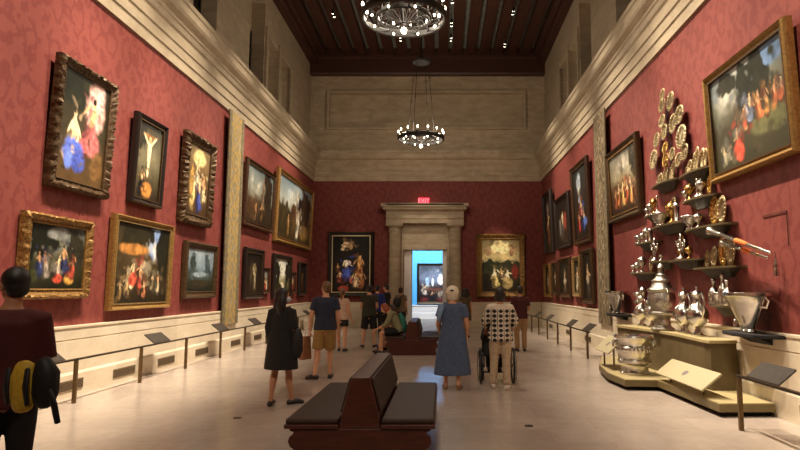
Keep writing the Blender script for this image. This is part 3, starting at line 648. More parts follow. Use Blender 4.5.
# ------------------------------------------------------------------ chandeliers
def make_chandelier():
    t = thing('chandelier', 'round iron chandelier with ring of bulbs hanging nearest, cut by the top edge', 'chandelier', (MIDX-.02, 10.75, 6.69))
    Rr = .77
    MB().lathe([(Rr, -.05), (Rr+.03, -.03), (Rr+.03, .07), (Rr, .09), (Rr-.025, .07), (Rr-.025, -.03), (Rr, -.05)], 48).build('ring', M_iron, t, True)
    MB().lathe([(.5, -.04), (.52, -.02), (.52, .03), (.5, .05), (.485, .03), (.485, -.02), (.5, -.04)], 40).build('inner_ring', M_iron, t, True)
    sc = MB()
    for i in range(16):
        a = 2*PI*(i+.5)/16
        pts = []
        for k2 in range(13):   # S scroll joining both rings
            q = k2/12; r = .51+.24*q; aa = a+.11*math.sin(q*2*PI)
            pts.append((r*math.cos(aa), r*math.sin(aa), .02+.03*math.sin(q*PI)))
        sc.tube(pts, .011, 6)
    sc.build('scroll_band', M_iron, t, True)
    rb = MB()
    for i in range(20):
        a = 2*PI*i/20
        pts = [(r*math.cos(a), r*math.sin(a), z) for r, z in ((.49, 0), (.4, .06), (.26, .02), (.14, -.07), (.05, -.12))]
        rb.tube(pts, .009, 6)
        b2 = a+PI/20
        rb.tube([(r*math.cos(b2+w_), r*math.sin(b2+w_), z) for r, z, w_ in ((.49, .02, 0), (.4, .05, .05), (.32, .05, -.05), (.24, 0, 0))], .007, 5)
    rb.lathe([(.05, -.16), (.08, -.13), (.07, -.1), (.03, -.08)], 16)
    rb.build('basket', M_iron, t, True)
    for i in range(14):
        a = 2*PI*(i+.25)/14; c = (math.cos(a)*Rr, math.sin(a)*Rr)
        h = MB().lathe([(0, .07), (.045, .08), (.05, .1), (.018, .11), (.016, .2), (0, .2)], 12, (c[0], c[1], 0)).build('candle_holder', M_iron, t, True)
        MB().lathe([(0, .2), (.018, .21), (.025, .235), (.02, .262), (.007, .285), (0, .29)], 12, (c[0], c[1], 0)).build('bulb', M_bulb, h, True)
    for i in range(8):
        a = 2*PI*(i+.5)/8; c = (math.cos(a)*.62, math.sin(a)*.62)
        MB().ell((c[0], c[1], -.05), (.02, .02, .026), None, 12, 8).build('bulb', M_bulb, t, True)
    MB().ell((0, 0, -.24), (.055, .055, .062), None, 16, 10).build('globe_bulb', M_bulb, t, True)
    rd = []
    for i in range(4):
        a = PI/4+PI/2*i+.3; q = MB()
        p0 = Vector((math.cos(a)*.52, math.sin(a)*.52, .04)); p1 = Vector((math.cos(a)*.27, math.sin(a)*.27, 2.72))
        q.tube([p0, p1], .009, 6)
        for f_ in (.5, .78): q.ell(p0.lerp(p1, f_), (.02, .02, .07), None, 8, 6)
        q.build('rod', M_iron, t, True)
    MB().lathe([(0, 2.66), (.3, 2.68), (.32, 2.74), (.2, 2.8), (.05, 2.9), (.02, 3.0), (.02, 5.4), (.12, 5.5), (.12, 5.565), (0, 5.565)], 24).build('hub_and_stem', M_dark, t, True)
    return t
ch = make_chandelier()
ch2 = dup(ch, (MIDX-.04, 20.0, 6.73), None, 'round iron chandelier with ring of bulbs hanging farther away, fully in view')

# ------------------------------------------------------------------ ceiling spotlights
def make_spot():
    t = thing('ceiling_spotlight', '', 'spotlight', (0, 0, 0), 0, 'track spotlights under the ceiling joists')
    MB().lathe([(0, -.05), (.035, -.05), (.035, -.02), (.012, 0), (.012, .26), (0, .26)], 12).build('stem', M_dark, t, True)
    for i, (dx, dy) in enumerate(((-.0, -.14), (.0, .14))):
        h = MB().lathe([(0, 0), (.035, 0), (.05, -.04), (.05, -.16), (.044, -.16), (.044, -.14), (0, -.17)], 16, (dx, dy, -.04)).build('housing', M_dark, t, True)
        MB().lathe([(0, -.15), (.043, -.15), (.043, -.146), (0, -.146)], 16, (dx, dy, -.04)).build('lens', M_lens, h, True)
    return t
sp0 = make_spot(); first = True
for x, y, lab in ((-4.1, 21.5, 'twin spotlight on the left of the ceiling above the left picture row'), (.33, 23.7, 'twin spotlight on the ceiling centre, nearer the far beam'),
                  (.33, 20.4, 'twin spotlight just right of the near chandelier ring'), (.33, 22.3, 'twin spotlight in the middle of the central ceiling row'), (2.6, 21.3, 'twin spotlight on the right of the ceiling, brighter and nearer one'),
                  (2.6, 24.3, 'twin spotlight on the right of the ceiling nearest the far beam'), (-1.75, 22.6, 'twin spotlight under the near chandelier ring, nearer one'), (-1.75, 23.7, 'twin spotlight under the near chandelier ring, farther one')):
    if first: o = sp0; o.location = (x, y, CEIL-.26); o['label'] = lab; first = False
    else: o = dup(sp0, (x, y, CEIL-.26), None, lab)
# ------------------------------------------------------------------ silver display on the right wall
pl = thing('display_platform', 'low stepped cream platform carrying the silver display at the right wall', 'platform', (0, 0, 0))
po = [(4.31, 7.98), (3.57, 7.96), (3.5, 10.0), (2.98, 10.04), (2.92, 10.9), (3.06, 12.0), (3.5, 13.5), (4.31, 13.6)]
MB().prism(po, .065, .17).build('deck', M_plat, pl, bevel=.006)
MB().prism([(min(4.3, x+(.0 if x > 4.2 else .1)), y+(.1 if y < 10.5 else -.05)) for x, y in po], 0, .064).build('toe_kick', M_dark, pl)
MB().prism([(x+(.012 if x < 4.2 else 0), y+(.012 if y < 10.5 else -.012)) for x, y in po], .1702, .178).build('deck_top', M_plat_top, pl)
bo = [(4.31, 8.95), (3.93, 8.95), (3.9, 9.1), (3.96, 10.2), (3.86, 11.4), (3.66, 12.75), (4.31, 12.8)]
bl = thing('display_plinth', 'tall olive plinth block with cream top under the big silver vessels', 'plinth', (0, 0, 0))
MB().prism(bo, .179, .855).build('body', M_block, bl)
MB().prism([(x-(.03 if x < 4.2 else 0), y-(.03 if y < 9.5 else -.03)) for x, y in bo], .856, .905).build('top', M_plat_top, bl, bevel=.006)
tt = NT('printed_board'); sp = tt.n('ShaderNodeTexCoord'); sx = tt.n('ShaderNodeSeparateXYZ'); tt.l(sp.outputs['Object'], sx.inputs[0])
dx = tt.math('DIVIDE', sx.outputs['X'], .11); dy = tt.math('DIVIDE', sx.outputs['Y'], .075)
rr = tt.math('ADD', tt.math('MULTIPLY', dx, dx), tt.math('MULTIPLY', dy, dy))
m1 = tt.math('LESS_THAN', tt.math('ADD', rr, tt.math('MULTIPLY', tt.noise(sp.outputs['Object'], 22, 2), 1.4)), 1.25)
tt.col(tt.mix(m1, srgb(176, 164, 130), srgb(116, 108, 108))); M_board = tt.fin(.5)
def board(label, y0, y1, x0, z0, x1, z1, base):
    t = thing('label_board', label, 'label', ((x0+x1)/2, (y0+y1)/2, base), -PI/2)
    w = (y1-y0)/2; sl = math.hypot(x1-x0, z1-z0)/2
    o = MB().box(-w, -sl, -.012, w, sl, .012).build('panel', M_board, t, loc=(0, 0, (z0+z1)/2-base+.012)); o.rotation_euler = (math.atan2(z1-z0, x1-x0), 0, 0)
    for s in (-1, 1):
        MB().box(s*w*.7-.02, -.012, 0, s*w*.7+.02, .012, (z0+z1)/2-base-.006).build('support', M_plat, t)
board('slanted cream label board with a small grey picture on the platform front', 8.3, 10.05, 3.5, .27, 3.78, .49, .178)
board('slanted plain cream label board at the far end of the platform by the wine cooler', 11.15, 12.1, 3.02, .46, 3.3, .72, .178)

def wheel_of(o, n, r, z, mk): 
    for i in range(n): mk(2*PI*i/n)
# wine cooler
t = thing('wine_cooler', 'huge round silver wine cooler with bulging bands standing on the low platform', 'wine cooler', (3.36, 10.72, .178))
MB().lathe([(r, z) for r, z in [(0, 0), (.25, 0), (.26, .03), (.235, .05), (.225, .13), (.235, .16), (.285, .2), (.29, .24), (.25, .27), (.255, .33), (.3, .4), (.305, .46), (.275, .5), (.28, .55), (.33, .6), (.345, .64), (.33, .67), (.29, .67), (.26, .52), (.2, .38), (0, .33)]], 40).build('bowl', M_silver, t, True)
for i in range(26):
    a = 2*PI*i/26
lb = MB()
for i in range(30):
    a = 2*PI*i/30; lb.ell((math.cos(a)*.285, math.sin(a)*.285, .43), (.03, .03, .05), None, 8, 6)
lb.build('lobed_band', M_silver, t, True)
for a in (-.35, PI-.35):
    h = MB().tube([(math.cos(a+q)*.36, math.sin(a+q)*.36, .46+.1*math.cos(q*5)) for q in [-.3, -.2, -.1, 0, .1, .2, .3]], .018, 8)
    h.ell((math.cos(a)*.32, math.sin(a)*.32, .54), (.05, .05, .06), None, 10, 8); h.build('handle', M_silver, t, True)
# central wine fountain
t = thing('wine_fountain', 'tallest tiered silver wine fountain in the middle of the plinth top', 'wine fountain', (4.0, 11.05, .906))
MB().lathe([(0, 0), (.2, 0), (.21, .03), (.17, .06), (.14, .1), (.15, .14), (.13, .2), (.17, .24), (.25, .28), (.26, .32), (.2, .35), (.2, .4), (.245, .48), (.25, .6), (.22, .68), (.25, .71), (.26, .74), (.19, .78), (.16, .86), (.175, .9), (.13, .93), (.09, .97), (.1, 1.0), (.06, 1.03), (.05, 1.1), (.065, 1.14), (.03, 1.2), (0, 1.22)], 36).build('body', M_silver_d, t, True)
MB().lathe([(0, 0), (.03, 0), (.04, .04), (.015, .12), (0, .13)], 12, (-.27, 0, .42), 'z').build('tap', M_silver, t, True)
for s in (-1, 1):
    MB().tube([(0, s*.2, .7), (0, s*.3, .74), (0, s*.33, .64), (0, s*.28, .54), (0, s*.24, .52)], .02, 8).build('handle', M_silver, t, True)
def ewer(name, label, loc, s, lid=True, grp='large silver vessels on the plinth', m=None):
    m = m or M_silver
    t = thing(name, label, 'ewer', loc, 0, grp)
    k = s
    MB().lathe([(r*k, z*k) for r, z in [(0, 0), (.11, 0), (.115, .02), (.06, .06), (.05, .11), (.1, .16), (.17, .25), (.185, .34), (.15, .44), (.08, .5), (.065, .58), (.08, .64), (.1, .66), (.085, .66), (.05, .58), (0, .56)]], 28).build('body', m, t, True)
    if lid: MB().lathe([(r*k, z*k) for r, z in [(0, .66), (.09, .661), (.07, .7), (.03, .72), (.02, .75), (.03, .78), (0, .8)]], 20).build('lid', m, t, True)
    hd = MB().tube([(0, -k*.08, k*.62), (0, -k*.2, k*.68), (0, -k*.27, k*.56), (0, -k*.25, k*.4), (0, -k*.17, k*.3)], .018*k, 8); hd.build('handle', m, t, True)
    MB().tube([(0, k*.08, k*.6), (0, k*.14, k*.66), (0, k*.19, k*.69)], .02*k, 8).build('spout', m, t, True)
    return t
ewer('silver_ewer', 'silver ewer with lid at the right end of the plinth, nearest vessel', (4.08, 9.72, .906), 1.0)
ewer('silver_ewer', 'silver ewer with lid standing just right of the tall fountain', (4.1, 10.3, .906), .98)
ewer('silver_ewer', 'silver ewer with curled handle just left of the tall fountain', (4.06, 11.75, .906), .9)
ewer('silver_ewer', 'lidded silver ewer at the left far end of the plinth top', (4.05, 12.35, .906), .86)

# shelves: oval board on a wedge bracket
M_shelf = mat('shelf_olive', (84, 70, 42), .5, 0, 9, .15)
M_shelf_u = mat('shelf_bracket_dark', (52, 42, 26), .6, 0, 9, .15)
def shelf(label, ya, yb, z, d=.3, dark=False):
    c, w = (ya+yb)/2, abs(ya-yb)/2
    t = thing('wall_shelf', label, 'shelf', (RX-.003, c, z), -PI/2, 'silver display shelves')
    out = [(-w, 0)]+[(-w*math.cos(a), -d*(.35+.65*math.sin(a))) for a in [PI*i/14 for i in range(15)]]+[(w, 0)]
    MB().prism(out, -.03, 0).build('board', M_dark if dark else M_shelf, t)
    br = [(x*.75, y*.8) for x, y in out]; b2 = [(x*.45, y*.3) for x, y in out]; n = len(br)
    m = MB().add([(x, y, -.031) for x, y in br]+[(x, y, -.17) for x, y in b2], [tuple(range(n)), tuple(range(n, 2*n))[::-1]]+[(i, (i+1) % n, n+(i+1) % n, n+i) for i in range(n)])
    m.build('bracket', M_dark if dark else M_shelf_u, t); return t
PROF = {
 'cup': [(0, 0), (.34, 0), (.36, .05), (.12, .14), (.1, .36), (.3, .46), (.42, .6), (.44, .8), (.34, .84), (.3, .9), (.08, .94), (.06, 1), (0, 1.0)],
 'beaker': [(0, 0), (.3, 0), (.3, .08), (.24, .12), (.32, .8), (.38, 1), (.33, 1), (.26, .3), (0, .25)],
 'bottle': [(0, 0), (.26, 0), (.3, .06), (.3, .45), (.24, .56), (.1, .66), (.09, .84), (.14, .86), (.14, .97), (0, 1)],
 'bowl': [(0, 0), (.5, 0), (.5, .12), (.35, .22), (.7, .5), (1.05, .85), (1.1, 1), (1.0, 1), (.6, .6), (0, .4)],
 'candlestick': [(0, 0), (.4, 0), (.42, .06), (.14, .14), (.08, .3), (.14, .38), (.07, .5), (.07, .8), (.15, .86), (.15, .94), (.06, 1), (0, 1)],
 'salt': [(0, 0), (.4, 0), (.42, .1), (.22, .25), (.2, .5), (.42, .7), (.44, .85), (.2, .95), (0, 1)],
}
NAMES = {'cup': 'silver_cup', 'beaker': 'silver_beaker', 'bottle': 'silver_bottle', 'bowl': 'silver_bowl', 'candlestick': 'silver_candlestick', 'salt': 'silver_salt', 'dish': 'leaning_silver_dish', 'candelabrum': 'silver_candelabrum', 'basin': 'silver_basin'}
_pm = {}
def small(kind, h, w, m, loc, label, grp, tall=1.0):
    if kind == 'dish' and m is M_silver: m = M_silver_t
    if kind == 'dish':    # stands upright against the wall, facing the room
        key = ('d', h, w, m.name)
        if key not in _pm:
            mb = MB(); r = 1.0
            mb.lathe([(0, .045), (.12, .05), (.2, .03), (.55, .02), (.66, .045), (.95, .075), (1, .07), (1, .055), (.66, .02), (.5, 0), (0, 0)], 28, (0, 0, 0), 'y')
            for i in range(16):
                a = 2*PI*i/16; mb.ell((.8*math.cos(a), -.065, .8*math.sin(a)), (.1, .035, .1), None, 8, 6)
            mb.v = [(x*w/2, y*.5 + (1-(z+1)/2)*-.03, (z+1)*h/2) for x, y, z in mb.v]
            _pm[key] = mb.mesh('dish', m, True)
        o = bpy.data.objects.new(NAMES[kind], _pm[key]); rz = -PI/2
    elif kind == 'candelabrum':
        mb = MB().lathe([(r*.3, z*h*.8) for r, z in PROF['candlestick']], 16)
        for s in (-1, 1):
            for q, hh in ((.1, .5), (.18, .62)):
                mb.tube([(0, 0, h*(hh-.12)), (s*q*.6, 0, h*(hh-.18)), (s*q, 0, h*(hh-.06)), (s*q, 0, h*(hh+.1))], .013, 6); mb.ell((s*q, 0, h*(hh+.1)), (.032, .032, .02), None, 10, 6)
        mb.lathe([(0, h*.8), (.03, h*.8), (.035, h*.86), (.012, h*.9), (.012, h), (0, h)], 12)
        o = bpy.data.objects.new(NAMES[kind], mb.mesh('candelabrum', m, True)); rz = -PI/2
    else:
        key = (kind, h, w, m.name)
        if key not in _pm: _pm[key] = MB().lathe([(r*w, z*h) for r, z in PROF[kind]], 20).mesh(kind, m, True)
        o = bpy.data.objects.new(NAMES[kind], _pm[key]); rz = 0
    C.objects.link(o); o.location = loc; o.rotation_euler = (0, 0, rz); tag(o, label, NAMES[kind].split('_')[-1], grp); return o
ORD = ['first', 'second', 'third', 'fourth', 'fifth', 'sixth', 'seventh', 'eighth']
SIZEW = lambda kind, m: ('gilt ' if m is M_gilt_s else 'silver ')
KW = {'dish': 'dish leaning upright', 'cup': 'lidded cup', 'beaker': 'beaker', 'bottle': 'bottle', 'bowl': 'wide bowl', 'candlestick': 'candlestick', 'salt': 'small salt', 'candelabrum': 'branched candelabrum', 'basin': 'basin'}
S, G = M_silver, M_gilt_s
SH = [
 # label, ya, yb, z, depth, items(kind,h,w,mat)
 ('topmost left shelf of silver, with a row of small dishes', 12.3, 11.0, 3.72, .24, 'highest left shelf', [('dish', .24, .2, S), ('dish', .26, .2, S), ('dish', .3, .22, S), ('dish', .4, .24, S), ('dish', .28, .2, S), ('dish', .36, .24, S)]),
 ('topmost right shelf of silver, beside the biggest painting', 10.85, 9.6, 3.66, .24, 'highest right shelf', [('dish', .22, .18, S), ('dish', .28, .2, S), ('dish', .38, .22, S), ('dish', .44, .24, S), ('dish', .38, .24, S), ('dish', .34, .22, S)]),
 ('shelf of cups just under the topmost right shelf', 10.7, 9.5, 3.18, .26, 'cup shelf under the topmost one', [('cup', .22, .2, S), ('cup', .3, .22, G), ('dish', .38, .26, S), ('candlestick', .34, .18, S), ('cup', .3, .22, S), ('dish', .36, .22, G)]),
 ('small shelf of cups beside the dark gilt crowd picture', 12.75, 11.7, 3.16, .26, 'cup shelf beside the crowd picture', [('salt', .18, .16, S), ('cup', .28, .2, S), ('cup', .34, .18, G), ('candlestick', .36, .16, S)]),
 ('broad shelf with a wide bowl in the middle of the silver wall', 12.2, 10.5, 2.86, .34, 'broad middle shelf', [('cup', .24, .2, S), ('bowl', .26, .2, S), ('dish', .56, .3, S), ('cup', .42, .26, G), ('beaker', .34, .2, S)]),
 ('right middle shelf with a gilt dish and an oval dish', 10.6, 9.0, 2.66, .32, 'right middle shelf', [('bowl', .24, .16, S), ('cup', .26, .2, S), ('dish', .54, .34, G), ('dish', .46, .3, S)]),
 ('small left shelf of cups below the gilt crowd picture', 13.4, 12.1, 2.63, .26, 'small left cup shelf', [('salt', .2, .26, S), ('cup', .24, .2, S), ('cup', .32, .2, S), ('beaker', .26, .18, S)]),
 ('narrow shelf holding the left candelabrum', 12.4, 11.45, 2.2, .3, 'left candelabrum shelf', [('candelabrum', .48, 1, S), ('salt', .12, .12, S)]),
 ('dark shelf holding the right candelabrum and gilt dish', 11.4, 10.05, 2.17, .32, 'right candelabrum shelf', [('dish', .5, .4, G), ('candelabrum', .47, 1, S), ('cup', .22, .16, G)]),
 ('lower right shelf of dishes under the trumpets', 10.3, 8.8, 2.0, .32, 'shelf under the trumpets', [('dish', .3, .2, S), ('dish', .34, .24, S), ('dish', .52, .36, G), ('dish', .46, .34, S)]),
 ('lowest left shelf of cups above the plinth', 13.85, 12.3, 2.0, .28, 'lowest left cup shelf', [('salt', .2, .18, S), ('cup', .26, .2, S), ('cup', .36, .22, S), ('dish', .34, .2, S)]),
 ('tiny shelf of bottles beside the right cistern', 9.75, 8.95, 1.4, .26, 'tiny bottle shelf', [('bottle', .42, .3, S), ('bowl', .2, .1, S), ('bottle', .5, .24, S), ('bottle', .4, .3, S)]),
 ('small dark shelf with a salt above the far plinth end', 13.6, 12.75, 1.36, .24, 'small far plinth shelf', [('salt', .24, .24, S), ('cup', .36, .2, S)]),
]
for lab, ya, yb, z, d, nm, items in SH:
    shelf(lab, ya, yb, z, d)
    n = len(items)
    for i, (kind, h, w, m) in enumerate(items):
        y = ya-(ya-yb)*(.12+.76*(i+.5)/n) if n > 1 else (ya+yb)/2
        x = RX-.02-.02*(i % 2) if kind == 'dish' else RX-min(d*.62, .2)
        if kind == 'dish': w = round(min(w, (ya-yb)*.76/n*1.08), 3)
        small(kind, h, w, m, (x, y, z+.001), '%s%s, %s from the left on the %s' % (SIZEW(kind, m), KW[kind], ORD[i], nm), 'silver on the %s' % nm)
# dishes hung on the wall in a tall triangle (y, z centre, height, width)
HG = [(11.58, 5.47, .26, .2, S), (11.62, 5.27, .28, .26, S), (11.19, 5.22, .36, .28, S), (11.66, 4.97, .26, .26, S), (10.79, 4.84, .34, .3, S), (11.11, 4.76, .36, .28, S), (11.57, 4.72, .3, .26, S), (11.99, 4.66, .3, .26, S), (10.75, 4.41, .42, .36, S),
      (12.2, 4.3, .4, .34, S), (11.54, 4.4, .22, .22, G), (11.55, 4.16, .28, .24, G), (11.2, 4.2, .24, .22, S), (10.62, 4.1, .3, .24, S), (10.92, 4.02, .26, .24, S)]
HL = ['topmost small silver dish', 'second highest silver dish, on the left,', 'tall dish beside the topmost ones', 'dish under the top left pair', 'upper right dish of the triangle', 'dish in the triangle centre', 'left centre dish', 'far left dish', 'largest dish on the right edge', 'lowest far left dish',
      'small gilt dish in the centre', 'lower gilt dish in the centre', 'small dish right of the gilt pair', 'right of two dishes just above the highest right shelf,', 'left of two dishes just above the highest right shelf,']
for (y, z, h, w, m), l in zip(HG, HL):
    o = small('dish', h*1.08, w*1.35, m, (RX-.06, y, z-h/2), '%s hung on the red wall' % l, 'dishes hung in a triangle'); o.name = 'hanging_silver_dish'

# cisterns on dark wall shelves
def cistern(label, y, slab, sc=1.15):
    sh = thing('wall_shelf', slab, 'shelf', (RX-.003, y, 1.06), -PI/2, 'dark cistern shelves')
    w, d = .62, .5
    MB().prism([(-w, 0), (-w, -.2), (-w*.7, -d*.85), (0, -d), (w*.7, -d*.85), (w, -.2), (w, 0)], -.05, 0).build('board', M_dark, sh, bevel=.01)
    MB().prism([(0, -.051), (-.3, -.051), (0, -.2)], -.3, .3, 'x').build('bracket', M_dark, sh)
    t = thing('silver_cistern', label, 'cistern', (RX-.27, y, 1.061), -PI/2, 'silver cisterns')
    m = MB().lathe([(0, 0), (.15, 0), (.16, .02), (.13, .05), (.15, .09), (.22, .2), (.36, .4), (.43, .48), (.47, .5), (.47, .54), (.42, .54), (.35, .44), (.2, .22), (0, .15)], 36)
    m.v = [(x*sc, yy*.5, z) for x, yy, z in m.v]; m.build('bowl', M_silver, t, True)
    for s in (-1, 1): MB().tube([(s*.42*sc, 0, .49), (s*.49*sc, 0, .43), (s*.44*sc, 0, .35), (s*.32*sc, 0, .35)], .016, 8).build('handle', M_silver, t, True)
    MB().lathe([(0, 0), (.025, 0), (.03, .03), (.012, .1), (0, .11)], 12, (0, -.17, .08), 'z').build('tap', M_silver, t, True)
cistern('wide tapering silver cistern on the dark shelf at the right edge', 8.35, 'large dark shelf carrying the right silver cistern')
cistern('wide tapering silver cistern near the grey embroidered band', 14.6, 'dark shelf carrying the left silver cistern near the embroidered band')

# trumpets with orange banners, and a tassel
def trumpet(label, a, b, w):
    a, b = Vector(a), Vector(b); d = (b-a).normalized()
    t = thing('hanging_trumpet', label, 'trumpet', a, 0, 'silver trumpets on the red wall'); L = (b-a).length
    loc = lambda q, z=0: d*q+Vector((0, 0, z))
    m = MB(); m.limb([loc(0), loc(L*.03), loc(L*.1), loc(L*.2)], [.07*w, .05*w, .038*w, .034*w], None, 16); m.limb([loc(L*.2), loc(L)], [.034*w, .02*w], None, 10)
    m.limb([loc(L*.97), loc(L)], [.015, .024], None, 10)
    m.build('tube', M_silver, t, True)
    for q in (.28, .55, .82): MB().ell(loc(L*q), (.03, .03, .03), None, 12, 8).build('boss', M_gilt_s, t, True)
    MB().limb([loc(L*.48), loc(L*.56), loc(L*.66)], [.035*w, .036*w, .03*w], None, 12).build('cloth_wrap', M_orange, t, True)
M_orange = mat('orange_cord_cloth', (216, 112, 44), .8, 0, 30, .3)
trumpet('upper silver trumpet with orange cloth wrap on the right red wall', (RX-.3, 9.3, 2.55), (RX-.3, 7.62, 2.11), 1.0)
trumpet('lower silver trumpet hung just below the upper one', (RX-.22, 9.05, 2.34), (RX-.22, 7.85, 2.06), .9)
t = thing('hanging_tassel', 'small red and silver tassel hanging below the trumpets', 'tassel', (RX-.07, 7.92, 1.72))
MB().tube([(0, 0, .34), (0, .01, .42)], .006, 6).build('cord', M_brown_fr, t)
MB().lathe([(0, .1), (.035, .1), (.025, .2), (.035, .23), (.02, .28), (.01, .34), (0, .34)], 14).build('bell', M_silver, t, True)
wb = MB().tube([(RX-.015, 8.3, 2.66), (RX-.015, 7.7, 2.66), (RX-.015, 7.7, 2.2)], .007, 6)  # cast shadow line on the wall, modelled as a thin brown tube
tag(wb.build('hanging_rod_shadow', M_brown_fr), 'thin right-angled shadow line shaped as a rod on the wall behind the trumpets', 'bracket')

# ------------------------------------------------------------------ people
SKIN = mat('skin_light', (206, 152, 118), .5, 0, 10, .08); SKIN_T = mat('skin_tan', (176, 124, 92), .5, 0, 10, .08); SKIN_D = mat('skin_olive', (150, 100, 72), .5, 0, 10, .08)
HAIR_BK = mat('hair_black', (26, 20, 18), .5, 0, 40, .4, .3, 90); HAIR_BR = mat('hair_brown', (58, 40, 28), .5, 0, 40, .4, .3, 90); HAIR_LB = mat('hair_light_brown', (104, 74, 46), .5, 0, 40, .4, .3, 90)
HAIR_RD = mat('hair_red', (142, 66, 30), .5, 0, 40, .4, .3, 90); HAIR_WH = mat('hair_white', (222, 210, 186), .6, 0, 40, .2, .3, 90); HAIR_GY = mat('hair_grey', (120, 110, 98), .6, 0, 40, .3, .3, 90)
EYE = mat('eye_dark', (30, 22, 18), .2); LIP = mat('lips', (150, 84, 74), .5)
cl = lambda n, c: mat(n, c, .85, 0, 26, .18, .25, 14)
def V(*a): return Vector(a)
def finish_remesh(mb, name, m, voxel, smooth=3):
    o = mb.build(name+'_src', m)
    r = o.modifiers.new('r', 'REMESH'); r.mode = 'VOXEL'; r.voxel_size = voxel; r.use_smooth_shade = True
    s = o.modifiers.new('s', 'SMOOTH'); s.factor = .5; s.iterations = smooth
    dg = bpy.context.evaluated_depsgraph_get(); ev = o.evaluated_get(dg)
    me = bpy.data.meshes.new_from_object(ev, depsgraph=dg); me.name = name
    me.materials.clear(); me.materials.append(m)
    me.polygons.foreach_set('use_smooth', [True]*len(me.polygons))
    old = o.data; bpy.data.objects.remove(o); bpy.data.meshes.remove(old)
    n = bpy.data.objects.new(name, me); C.objects.link(n); return n
def hand(mb, W, d, n, curl=.5, s=1.0, thumb=1):
    d = d.normalized(); n = (n-d*n.dot(d)).normalized(); w = d.cross(n)
    mb.limb([W-d*.02*s, W+d*.03*s, W+d*.085*s], [(.024*s, .018*s), (.037*s, .016*s), (.038*s, .014*s)], w, 12)
    for i, (off, L) in enumerate(((-.03, .066), (-.011, .08), (.009, .085), (.028, .075))):
        p = W+d*.078*s+w*off*s*thumb; pts = [p]; a = curl*.4; q = p
        for f in (.45, .32, .23):
            q = q+(d*math.cos(a)+n*math.sin(a))*L*f*s*1.05; pts.append(q.copy()); a += curl*.8
        mb.limb(pts, [.0098*s, .0094*s, .0088*s, .0076*s], None, 8)
    b = W+d*.025*s+w*.03*s*thumb
    mb.limb([b, b+(d*.7+w*.7*thumb+n*.3).normalized()*.04*s, b+(d*.9+w*.5*thumb+n*.5).normalized()*.075*s], [.014*s, .0115*s, .009*s], None, 8)

